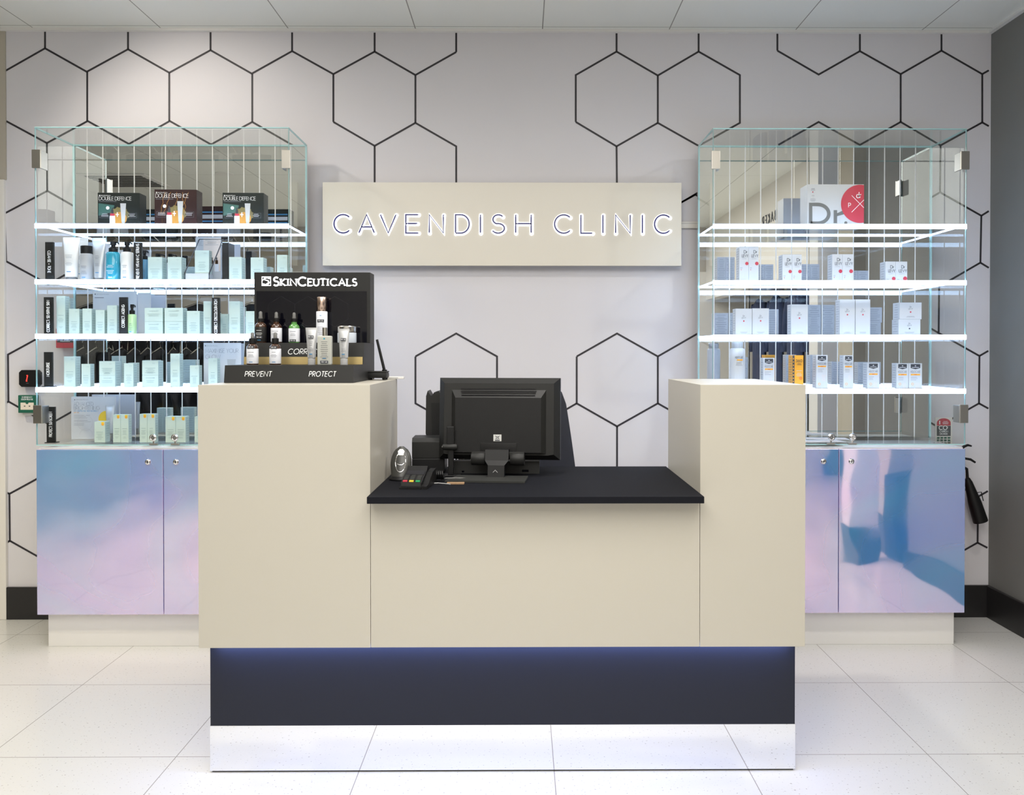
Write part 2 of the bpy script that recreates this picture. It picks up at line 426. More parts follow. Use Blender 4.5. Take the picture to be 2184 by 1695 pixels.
def text(mb, s, x0, z0, h, y, m, w=0.12, gap=0.2, shear=0.0, rot=0, fit=None, anchor='l', depth=0.0, sx=1.0):
    """rot 0 upright, 90 reads upwards, -90 reads downwards; h cap height; fit = total length"""
    tw = text_w(s, h, gap) * sx
    if fit: sx *= fit / tw; tw = fit
    cur = {'l': 0.0, 'c': -tw / 2, 'r': -tw}[anchor]
    for c in s:
        gw, strokes = G[c]
        for st in strokes:
            pts = []
            for (a, b) in st:
                u = cur + (a * h + shear * b * h) * sx; v = b * h
                if rot == 90: pts.append((x0 - v, z0 + u))
                elif rot == -90: pts.append((x0 + v, z0 - u))
                else: pts.append((x0 + u, z0 + v))
            mb.ribbon(pts, w * h, y, m, depth=depth)
        cur += (gw * h + gap * h) * sx
    return mb
def fine(mb, x0, x1, z, n, pitch, y, m, th=0.0016, centre=True):
    """rows of tiny print"""
    rr = random.Random(int(abs(x0 * 7919 + z * 104729) * 1000))
    for i in range(n):
        k = rr.uniform(0.55, 1.0); c = (x0 + x1) / 2; hw = (x1 - x0) / 2 * k
        a = c - hw if centre else x0
        mb.quad(a, a + 2 * hw, z - i * pitch - th, z - i * pitch, y, m)
# ------------------------------------------------------------------ the setting
WD = 4.20                                        # back wall
YB, XL, XR = -2.6, -6.6, X(2110.7, WD, 700)
struct('floor', MB().box(XL, 4.2, YB, WD + 0.1, -0.06, 0.0, M_FLOOR))
struct('ceiling', MB().box(XL, 4.2, YB, WD + 0.1, CEIL, CEIL + 0.08, M_CEIL))
w = MB(); w.box(X(4, WD, 700), XR, WD, WD + 0.1, 0, CEIL, M_WALL)
def hexline(*pts, closed=False):
    P = [at(px, py, WD - 0.0008) for px, py in pts]
    w.ribbon([(p.x, p.z) for p in P], 0.0092, WD - 0.0008, M_LINE)
# honeycomb lines printed on the paper
for x, y in ((96, 103), (273, 105), (449, 107), (623, 109), (799, 110), (973, 111), (1315, 110), (1490, 110), (1658, 108), (1834, 109), (2008, 108)):
    hexline((x, 60), (x, y))
hexline((4, 151), (8, 153), (96, 103), (185, 153), (273, 105), (361, 155), (449, 107), (537, 157), (623, 109), (711, 158), (799, 110), (886, 160), (973, 111))
hexline((1228, 260), (1228, 160), (1315, 110), (1403, 161), (1490, 110), (1578, 160), (1578, 262), (1490, 311), (1403, 262), (1403, 161))
hexline((1228, 260), (1315, 312), (1403, 262)); hexline((1315, 312), (1316, 420))
hexline((1658, 108), (1746, 159), (1834, 109), (1921, 158), (2008, 108), (2095, 158), (2109, 150))
for x, a, b in ((9, 153, 256), (186, 153, 258), (361, 155, 258), (538, 157, 260), (711, 158, 260), (886, 160, 262), (1921, 158, 260), (2095, 158, 261)):
    hexline((x, a), (x, b))
hexline((4, 260), (9, 256), (100, 305), (187, 258), (275, 307), (362, 258), (450, 308), (538, 260), (625, 310))
hexline((711, 260), (799, 311), (886, 262), (973, 312), (973, 420)); hexline((799, 311), (799, 420))
hexline((1490, 311), (1490, 410), (1403, 461)); hexline((1660, 309), (1746, 260), (1834, 309), (1921, 260), (2006, 310), (2095, 261), (2109, 269))
hexline((100, 305), (101, 407), (10, 455), (13, 557), (103, 606), (190, 557)); hexline((101, 407), (188, 457)); hexline((4, 451), (10, 455))
hexline((1400, 461), (1483, 415), (1570, 463))
hexline((2006, 310), (2005, 410), (2093, 460), (2091, 560), (2003, 611), (2002, 710), (2089, 759), (2088, 860), (2000, 910), (1999, 1010), (2086, 1059), (2085, 1157), (1998, 1206))
hexline((2005, 410), (1918, 461)); hexline((2093, 460), (2109, 450)); hexline((2091, 560), (2109, 571)); hexline((2089, 759), (2108, 748))
hexline((2088, 860), (2108, 871)); hexline((2000, 910), (1915, 861)); hexline((2002, 710), (1916, 660)); hexline((2086, 1059), (2107, 1047)); hexline((2085, 1157), (2106, 1168))
hexline((105, 708), (17, 756), (18, 856), (105, 905), (192, 856)); hexline((10, 861), (18, 856))
hexline((108, 1005), (20, 1053), (21, 1153), (108, 1202)); hexline((12, 1049), (20, 1053)); hexline((13, 1158), (21, 1153))
hexline((886, 760), (973, 711), (1060, 760), (1060, 860), (973, 909), (886, 860), (886, 760)); hexline((973, 909), (973, 1010))
hexline((1230, 760), (1316, 711), (1403, 760), (1403, 860), (1316, 909), (1230, 860), (1230, 760)); hexline((1316, 909), (1316, 1100))
hexline((1230, 860), (1145, 909), (1060, 860)); hexline((1403, 860), (1490, 909)); hexline((1403, 760), (1490, 710), (1576, 760))
for px in (1105, 1646):                           # paper joins
    w.box(X(px, WD) - 0.0007, X(px, WD) + 0.0007, WD - 0.0006, WD, 0.15, CEIL, MATS['wallpaper'])
struct('wall_back', w)
# left end: taupe wall above, cream cladding below, both slightly proud of the papered wall
lx = X(6, 4.17, 250)
struct('wall_left', MB().box(XL, lx, 4.192, WD + 0.1, Z(381, 4.17, 5), CEIL, M_TAUPE))
t = MB(); t.box(XL, X(11, 4.185, 800), 4.182, WD + 0.1, 0.0, Z(381, 4.17, 5), M_WHITEWALL, 0.004)
struct('trim_1', t)
struct('wall_far_left', MB().box(XL - 0.1, XL, YB, WD + 0.1, 0, CEIL, M_TAUPE))
struct('wall_right', MB().box(XR, XR + 0.12, 2.45, WD + 0.1, 0, CEIL, M_GREYWALL))
# shop front across the aisle, further back on the right (seen in the mirror)
t = MB(); t.box(XR + 0.02, XR + 0.16, YB, 1.25, 1.95, CEIL, M_WHITEWALL)
struct('wall_shopfront', t)
fl = root('fascia_lettering', (XR + 0.02, 0.75, 2.50), 'dark spaced capital lettering on the white shop fascia seen in the right mirror', 'lettering', None, -PI / 2)
cur = 0.0
for c in 'TED BAKER':
    if c != ' ':
        t = MB(); text(t, c, cur, 0, 0.085, -0.006, M_INK, 0.11, depth=0.006); t.build('letter', fl)
    cur += (G[c][0] + 0.55) * 0.085
struct('wall_shop_interior', MB().box(XR + 1.3, XR + 1.4, YB, 2.4, 0, CEIL, M_NAVY))
struct('wall_rear', MB().box(XL, 4.2, YB - 0.1, YB, 0, 2.3, M_WHITEWALL).box(XL, 4.2, YB - 0.1, YB, 2.3, CEIL, M_TAUPE))
for nm, x0, x1, y0, y1, m in (('white_column', 2.06, 2.20, 2.02, 2.20, M_WHITE), ('beige_column', 2.42, 2.66, 1.6, 1.9, M_TAUPE)):
    t = MB(); t.box(x0, x1, y0, y1, 0.17, CEIL, m, 0.004); t.box(x0 - 0.012, x1 + 0.012, y0 - 0.012, y1 + 0.012, 0, 0.17, M_SKIRT, 0.003)
    struct('trim_2' if nm[0] == 'w' else 'trim_3', t)
# skirting
BH = Z(1253, 4.18, 60)
def skirt(name, x0, x1, y0, y1):
    t = MB(); t.box(x0, x1, y0, y1, 0, BH, M_SKIRT, 0.003); struct(name, t)
skirt('baseboard_back', X(11, 4.185, 1300) + .001, XR, WD - 0.016, WD)
skirt('baseboard_right', XR - 0.016, XR, 2.45, WD - 0.016)
t = MB(); t.box(XL, XR, WD - 0.022, WD, CEIL - 0.012, CEIL, M_WHITE); t.box(XR - 0.022, XR, 2.45, WD - 0.02, CEIL - 0.012, CEIL, M_WHITE)
struct('trim_4', t)

# cable trunking on the wall beside the sign
def trunk(xa, xb, label):
    t = MB(); a = at(xa, 480, WD - 0.01); b = at(xb, 480, WD - 0.01); zc = a.z
    t.box(a.x, b.x, WD - 0.02, WD - 0.0005, zc - 0.016, zc + 0.016, M_WHITEWALL, 0.002)
    t.box(a.x, b.x, WD - 0.0205, WD - 0.02, zc + 0.006, zc + 0.008, M_GREYL)
    tag(t.build('cable_trunking'), label, 'trunking', 'cable trunking beside the sign')
trunk(1440, 1540, 'short white cable trunking running from the wall sign to the right glass cabinet')

# ------------------------------------------------------------------ wall sign
SD = WD - 0.062
sx0, sx1, sz0, sz1 = X(688, SD, 480), X(1453.5, SD, 480), Z(566.5, SD, 1070), Z(389, SD, 1070)
sg = root('wall_sign', ((sx0 + sx1) / 2, SD, sz0), 'long cream rectangular wall sign with glowing thin CAVENDISH CLINIC lettering', 'sign')
ox, oy, oz = sg.location
t = MB(); t.box(sx0 - ox, sx1 - ox, 0, 0.022, 0, sz1 - sz0, M_SIGN, 0.0015)
t.build('sign_board', sg)
t = MB(); t.box(sx0 - ox + 0.06, sx1 - ox - 0.03, 0.022, 0.0615, 0.03, sz1 - sz0 - 0.03, M_WHITE)
t.build('mounting_frame', sg)
zt, zb = Z(458.5, SD, 1070), Z(497.5, SD, 1070); lh = zt - zb
for c, a, b in (('C', 713, 746), ('A', 766, 799), ('V', 812, 845), ('E', 866, 893), ('N', 916, 946), ('D', 972, 1001), ('I', 1025, 1027), ('S', 1051, 1076), ('H', 1100, 1133),
                ('C', 1183, 1216), ('L', 1239, 1264), ('I', 1286, 1289), ('N', 1313, 1344), ('I', 1370, 1373), ('C', 1396, 1428)):
    t = MB(); xa, xb = X(a, SD, 478) - ox, X(b, SD, 478) - ox
    gw, strokes = G[c]
    for wd, yy, m, dx, dz in ((0.0180, -0.003, M_LETTER, 0.002, -0.002), (0.0068, -0.0055, mat('letter_navy', (0.02, 0.02, 0.16), 0.3), -0.0005, 0.0005)):
        for st in strokes:
            gx = max(max(p[0] for p in s_) for s_ in strokes) or 1
            gmin = min(min(p[0] for p in s_) for s_ in strokes)
            pts = [(xa + (p[0] - gmin) / max(gx - gmin, 0.03) * (xb - xa) + dx, (zb - oz) + p[1] * lh + dz) for p in st]
            t.ribbon(pts, wd, yy, m, depth=0.0025 if wd < 0.01 else 0.003)
            if wd > 0.01:
                for q in (pts[0], pts[-1]): t.disc(q[0], q[1], wd / 2, yy, m, 12)
    t.build('letter', sg)['label'] = 'navy letter %s with a white lit edge' % c

# ------------------------------------------------------------------ glass display cabinets
FD, MD = 3.765, 4.085                              # glass front, mirror back
ZB, ZT = Z(950, FD, 300), Z(270.5, FD, 300)
ZBASE = Z(956, FD, 300)
def cabinet(px0, px1, shelf_px, label, hinge_side):
    x0, x1 = X(px0, FD, 700), X(px1, FD, 700); xc = (x0 + x1) / 2; wd = x1 - x0
    r = root('display_cabinet', (xc, FD, 0), label, 'cabinet', None)
    h = wd / 2; zp = Z(1310.5, FD, 200)
    B = lambda: MB()
    B().box(-h + 0.028, h - 0.028, 0.036, 0.30, 0.0, zp, M_WHITE, 0.002).build('plinth', r)
    B().box(-h, h, 0.020, 0.325, zp, ZBASE - 0.0, M_WHITE, 0.001).build('carcass', r)
    for s in (-1, 1):
        a, b = (-h, -0.002) if s < 0 else (0.002, h)
        d = B().box(a, b, 0.0, 0.018, zp, ZBASE - 0.006, M_FILM, 0.001).build('cabinet_door', r)
        lk = B(); T = Matrix.Rotation(PI / 2, 4, 'X')
        lx_, lz = (-0.067 if s < 0 else 0.055), Z(985, FD, 300)
        lk.lathe([(0.0, 0.0), (0.0125, 0.0), (0.0125, 0.002), (0.010, 0.005), (0.006, 0.006), (0.0055, 0.004), (0.0, 0.004)], M_CHROME, T=Matrix.Translation((lx_, 0, lz)) @ T)
        lk.box(lx_ - 0.001, lx_ + 0.001, -0.0066, -0.0058, lz - 0.004, lz + 0.004, M_INK)
        lk.build('lock', d)
    # glass box
    g = 0.008
    def pane(name, a, b, c, d_, e, f_, edges, par=r, m=M_GLASS):
        t = B(); t.box(a, b, c, d_, e, f_, m)
        for q in edges: t.box(*q, M_EDGE)
        return t.build(name, par)
    for s in (-1, 1):
        a, b = (-h, -0.0015) if s < 0 else (0.0015, h)
        d = pane('glass_door', a, b, 0, g, ZB + 0.004, ZT - 0.004, [(a, b, 0, g, ZB, ZB + 0.004), (a, b, 0, g, ZT - 0.004, ZT), ((a, a + 0.002, 0, g, ZB + 0.004, ZT - 0.004) if s < 0 else (b - 0.002, b, 0, g, ZB + 0.004, ZT - 0.004))])
        # round knob with a clip lock at the foot
        kx = -0.038 if s < 0 else 0.056
        k = B(); T = Matrix.Translation((kx, -0.001, ZB + 0.036)) @ Matrix.Rotation(PI / 2, 4, 'X')
        k.lathe([(0.0, 0), (0.006, 0.0), (0.006, 0.006), (0.0155, 0.008), (0.0165, 0.012), (0.0150, 0.016), (0.010, 0.0185), (0.0095, 0.015), (0.004, 0.015), (0.003, 0.018), (0, 0.018)], M_CHROME, T=T)
        k.build('knob', d)
        k = B(); k.box(kx - 0.004, kx + 0.004, -0.008, -0.001, ZB + 0.008, ZB + 0.026, M_CHROME, 0.001)
        k.box(kx - 0.018, kx + 0.018, -0.012, 0.0, ZB + 0.003, ZB + 0.010, M_STEEL, 0.001); k.build('lock_clip', d)
        for zz in (Z(340, FD, 500), Z(883, FD, 500)):
            hx = (-h - 0.008) if s < 0 else (h - 0.030)
            if s > 0: hx += 0.001
            t = B(); t.box(hx, hx + 0.037, -0.010, -0.0005, zz - 0.040, zz + 0.040, M_STEEL, 0.0015)
            ix = hx + 0.031 if s < 0 else hx
            t.box(min(ix, ix + 0.004), ix + 0.006, -0.0005, 0.050, zz - 0.040, zz + 0.036, M_HINGE, 0.001)
            t.build('hinge', d)
    for s in (-1, 1):
        a, b = (-h, -h + g) if s < 0 else (h - g, h)
        pane('side_panel', a, b, g + 0.001, 0.320, ZB, ZT - g, [(a, b, 0.316, 0.320, ZB, ZT)])
    pane('top_panel', -h + 0.001, h - 0.001, g + 0.0015, 0.320, ZT - g, ZT, [(-h, h, 0.317, 0.3205, ZT - g, ZT), (-h, -h + 0.003, g, 0.320, ZT - g, ZT), (h - 0.003, h, g, 0.320, ZT - g, ZT)])
    pane('bottom_panel', -h + g, h - g, g, 0.320, ZB, ZB + 0.006, [])
    t = B(); t.box(-h, h, 0.3215, 0.327, ZB, ZT, M_MIRROR)
    t.box(-h, h, 0.327, 0.333, ZB, ZT, M_WHITE)
    step = 0.0737; n = int(wd / step) + 1
    for i in range(n):
        xx = h - 0.004 - i * step
        if xx > -h + 0.01: t.box(xx - 0.0022, xx + 0.0022, 0.3208, 0.3215, ZB, ZT, M_WHITE)
    t.build('mirror_back', r)
    for zz in (1.2, 2.0): B().box(-h + 0.06, h - 0.06, 0.333, 0.43, zz, zz + 0.06, M_WHITE).build('wall_batten', r)
    zs = []
    for py in shelf_px:
        zc = Z(py, FD, (px0 + px1) / 2); zs.append(zc + 0.0105)
        s_ = B().box(-h + g, h - g, g + 0.001, 0.318, zc + 0.0005, zc + 0.0105, M_SHELFGLASS).build('shelf', r)
        t = B(); t.box(-h, h, -0.006, -0.0005, zc - 0.0105, zc + 0.0105, M_LED, 0.002)
        t.build('light_strip', s_)
        t = B(); t.box(-h + g, h - g, 0.318, 0.3205, zc + 0.0005, zc + 0.0105, M_LEDSOFT)
        for s in (-1, 1):
            xx = s * (h - g - 0.002)
            t.box(xx - 0.0015, xx + 0.0015, g, 0.318, zc + 0.0015, zc + 0.0095, M_LEDSOFT)
        t.build('lit_edge', s_)
    return r, zs
CAB_L, ZL = cabinet(76, 617, (482, 601, 717, 831), 'glass display cabinet at left of the desk, filled with mint cartons, on pinkish iridescent doors', 'l')
CAB_R, ZR = cabinet(1520, 2060, (483, 603, 719, 834), 'glass display cabinet at right of the desk, holding white cartons, on bluish iridescent doors', 'r')
ZL.append(ZB + 0.0062); ZR.append(ZB + 0.0062)

# ------------------------------------------------------------------ reception desk
DF, DB, DP = 2.60, 3.17, 2.655
dx0, dx1, dx2, dx3 = X(422.5, DF, 1000), X(790, DF, 1000), X(1493, DF, 1000), X(1718, DF, 1000)
dzt, dzb = Z(820.5, DF, 1100), Z(1380, DF, 1100)
ctz = Z(1059.5, 2.535, 1100)
desk = root('reception_desk', (0, DF, 0), 'cream reception desk with two tall ends, a low black worktop and a mirrored foot', 'desk')
def D_(x0, x1, y0, y1, z0, z1, m, name, bev=0.001, par=None):
    return MB().box(x0, x1, y0 - DF, y1 - DF, z0, z1, m, bev).build(name, par or desk)
def pedestal(a, b):
    t = MB(); t.box(a, b, 0, 0.019, dzb, dzt, M_CREAM, 0.0005)
    t.box(a + .0006, b - .0006, 0.0188, DB - DF, dzt - 0.019, dzt - .0002, M_CREAM)
    t.box(a, a + 0.019, 0.0185, DB - DF, dzb, dzt - 0.0008, M_CREAM); t.box(b - 0.019, b, 0.0185, DB - DF, dzb, dzt - 0.0008, M_CREAM)
    t.box(a + 0.0195, b - 0.0195, 0.0195, DB - DF - 0.002, dzb, dzb + 0.019, M_CREAM)
    for k in range(2): t.box(a + 0.0195, b - 0.0195, 0.03, DB - DF - 0.01, dzb + 0.26 + 0.26 * k, dzb + 0.278 + 0.26 * k, M_CREAM)
    return t.build('pedestal', desk)
pedestal(dx0, dx1 - 0.0008); pedestal(dx2 + 0.0008, dx3)
t = MB(); t.box(dx1 + 0.0004, dx2 - 0.0004, 0.001, 0.020, dzb, ctz - 0.0202, M_CREAM, 0.0006)
t.build('front_panel', desk)
D_(dx1 + 0.0006, dx2 - 0.0006, 2.535, 3.21, ctz - 0.020, ctz, M_TOP, 'worktop', 0.001)
px0_, px1_ = X(448.5, DP, 1450), X(1695.5, DP, 1450); zm = Z(1545, DP, 1070)
D_(px0_, px1_, DP, 3.12, zm, dzb - 0.001, M_NAVY, 'kick_panel', 0.0005)
t = MB(); t.box(px0_ - 0.001, px1_ + 0.001, DP - 0.002 - DF, 3.12 - DF, 0.006, zm, mat('mirror_plinth_steel', (0.86, 0.87, 0.90), 0.015, 1.0), 0.0004)
t.box(px0_ + 0.004, px1_ - 0.004, DP + 0.004 - DF, 3.11 - DF, 0.0, 0.006, M_SKIRT)
t.build('mirror_plinth', desk)
t = MB()
t.box(px0_ + 0.02, px1_ - 0.02, DP - 0.034 - DF, DP - 0.012 - DF, dzb - 0.004, dzb - 0.0005, M_LEDDESK)
t.box(px0_ - 0.016, px0_ - 0.006, DP + 0.02 - DF, 3.10 - DF, dzb - 0.004, dzb - 0.0005, M_LEDDESK)
t.box(px1_ + 0.006, px1_ + 0.016, DP + 0.02 - DF, 3.10 - DF, dzb - 0.004, dzb - 0.0005, M_LEDDESK)
t.build('light_strip', desk)
# ------------------------------------------------------------------ products
GM = 'mint cartons in the left glass cabinet'
def carton(px0, px1, pytop, zb, label, kind='mint', D=3.84, depth=None, group=GM, name='product_carton', rotz=0.0, logo=True):
    x0, x1 = X(px0, D), X(px1, D); wdt = x1 - x0; hgt = Z(pytop, D, (px0 + px1) / 2) - zb
    depth = depth or min(0.055, max(0.032, wdt * 0.95))
    t = MB(); h = wdt / 2
    face, pr = {'mint': (M_MINT, M_MINTP), 'sun': (M_MINT, M_MINTP), 'white': (M_CARD, M_INKG), 'small': (M_CARD, M_INKG), 'helio': (M_CARD, M_INKG), 'gold': (M_ORANGE, M_INK)}[kind]
    t.box(-h, h, 0, depth, 0, hgt, face, 0.0009)
    e = -0.0004
    t.box(-h + 0.001, h - 0.001, 0.0005, 0.0012, hgt - 0.0004, hgt + 0.0004, pr)      # tuck flap line on the lid
    if kind in ('mint', 'sun'):
        t.ribbon(arc(0.22 * h * 2 - 0.0, hgt - 0.012, 0.005, 0.0022, 0, 360, 10), 0.0006, e, pr)
        if hgt > 0.06:
            fine(t, -h * 0.7, h * 0.7, hgt * 0.50, 1, 0.004, e, pr, 0.0018)
            fine(t, -h * 0.65, h * 0.65, hgt * 0.42, 4, 0.0052, e, pr, 0.0014)
            fine(t, -h * 0.5, h * 0.5, hgt * 0.2, 2, 0.0046, e, pr, 0.0012)
        else:
            fine(t, -h * 0.6, h * 0.6, hgt * 0.78, 1, 0.004, e, pr, 0.0016)
            fine(t, -h * 0.7, h * 0.7, hgt * 0.55, 3, 0.0045, e, pr, 0.0012)
        if kind == 'sun':
            t.quad(h - 0.016, h - 0.004, hgt - 0.013, hgt - 0.0015, e, M_YELLOW)
            t.disc(h - 0.010, hgt - 0.012, 0.0058, e - 0.0001, M_ORANGE, 14)
    elif kind == 'white':
        text(t, 'Dr'.replace('D', 'D'), -h * 0.02, hgt - 0.030, 0.0125, e, M_INK, 0.16, 0.16)
        text(t, 'LEVY', -h * 0.42, hgt - 0.048, 0.0125, e, M_INK, 0.15, 0.14, fit=h * 1.32)
        text(t, 'Dr', h * 0.02 - h * 0.7, hgt - 0.018, 0.0001, e, M_INKG) if False else None
        t.quad(-h * 0.42, h * 0.5, hgt - 0.0555, hgt - 0.0545, e, M_INKG)
        t.disc(h * 0.62, hgt - 0.076, min(0.010, h * 0.36), e, M_RED, 20)
        t.disc(-h * 0.6, hgt - 0.104, 0.0018, e, M_RED, 10) if hgt > 0.11 else None
        fine(t, -h * 0.85, -h * 0.3, hgt - 0.094 if hgt > 0.1 else 0.012, 2, 0.004, e, pr, 0.001)
        for yy in (0.008, depth - 0.02):
            pass
    elif kind == 'small':
        text(t, 'Dr', 0, hgt * 0.70 if hgt > 0.06 else hgt * 0.66, 0.0062, e, M_INK, 0.14, anchor='c')
        text(t, 'LEVY', 0, (hgt * 0.70 if hgt > 0.06 else hgt * 0.66) - 0.0088, 0.0062, e, M_INK, 0.14, anchor='c')
        t.disc(0, (hgt * 0.70 if hgt > 0.06 else hgt * 0.66) - 0.020, 0.0035, e, M_RED if pytop < 646 or hgt > 0.08 else M_INK, 14)
        fine(t, -h * 0.5, h * 0.5, 0.014, 2, 0.004, e, pr, 0.001)
    elif kind == 'helio':
        a = h * 0.72
        t.add([(-a, e, hgt - 0.004), (-a, e, hgt - 0.021), (0, e, hgt - 0.027), (a, e, hgt - 0.021), (a, e, hgt - 0.004)], [(0, 1, 2, 3, 4)], M_INK)
        t.disc(0, hgt - 0.013, 0.0032, e - 0.0002, M_INKW, 12, 0, PI); t.quad(-a * 0.72, a * 0.72, hgt - 0.0195, hgt - 0.0178, e - 0.0002, M_INKW)
        text(t, 'HELIOCARE', 0, hgt - 0.043, 0.0092, e, M_INKG, 0.10, 0.1, anchor='c', fit=2 * h * 0.74)
        t.quad(-a * 0.98, a * 0.98, hgt - 0.054, hgt - 0.0475, e, M_ORANGE); t.quad(-a * 0.3, a * 0.3, hgt - 0.0518, hgt - 0.050, e - 0.0002, M_RED)
        fine(t, -h * 0.7, h * 0.4, hgt - 0.062, 3, 0.006, e, pr, 0.0012, False)
        if hgt > 0.10: fine(t, -h * 0.1, h * 0.75, hgt - 0.09, 5, 0.006, e, mat('print_peach', (0.80, 0.60, 0.45), 0.5), 0.0012)
        t.disc(-h * 0.42, 0.018, 0.0058, e, M_ORANGE, 16); t.disc(-h * 0.42, 0.018, 0.0040, e - 0.0002, M_CARD, 16)
    elif kind == 'gold':
        t.quad(-h, -h + 0.009, 0.001, hgt - 0.001, e, M_INK)
        for i in range(9): t.quad(-h + 0.002, -h + 0.006, 0.012 + i * 0.0145, 0.018 + i * 0.0145, e - 0.0002, M_ORANGE)
        text(t, '360', 0.004, hgt - 0.030, 0.011, e, M_INK, 0.16, anchor='c', fit=h * 1.15)
        fine(t, -h * 0.3, h * 0.75, hgt - 0.036, 2, 0.005, e, M_INK, 0.0018)
        t.quad(-h * 0.3, h * 0.7, hgt * 0.52, hgt * 0.52 + 0.0018, e, M_CARD); fine(t, -h * 0.4, h * 0.8, hgt * 0.46, 3, 0.006, e, M_CARD, 0.0016)
        t.disc(h * 0.5, hgt * 0.3, 0.008, e, mat('print_darkorange', (0.75, 0.22, 0.03), 0.5), 16)
    # lettering rows on the right and left sides and the back, as on any carton
    for sx in (-1, 1):
        rr = random.Random(int(px0))
        for i in range(int(hgt / 0.012)):
            zz = hgt - 0.01 - i * 0.011; q = 0.35 + 0.5 * rr.random(); a_, b_ = depth * (0.5 - q / 2), depth * (0.5 + q / 2)
            P = [(sx * (h + 0.0004), a_, zz), (sx * (h + 0.0004), b_, zz), (sx * (h + 0.0004), b_, zz + 0.0012), (sx * (h + 0.0004), a_, zz + 0.0012)]
            t.add(P, [(0, 1, 2, 3) if sx > 0 else (3, 2, 1, 0)], pr)
    rr = random.Random(int(px1))
    for i in range(int(hgt / 0.009)):
        zz = hgt - 0.012 - i * 0.009; q = h * (0.4 + 0.45 * rr.random())
        if zz > 0.004: t.add([(q, depth + 0.0004, zz), (-q, depth + 0.0004, zz), (-q, depth + 0.0004, zz + 0.0012), (q, depth + 0.0004, zz + 0.0012)], [(0, 1, 2, 3)], pr)
    o = t.build(name, None, ((x0 + x1) / 2, D, zb), rotz)
    return tag(o, label, 'box', group)

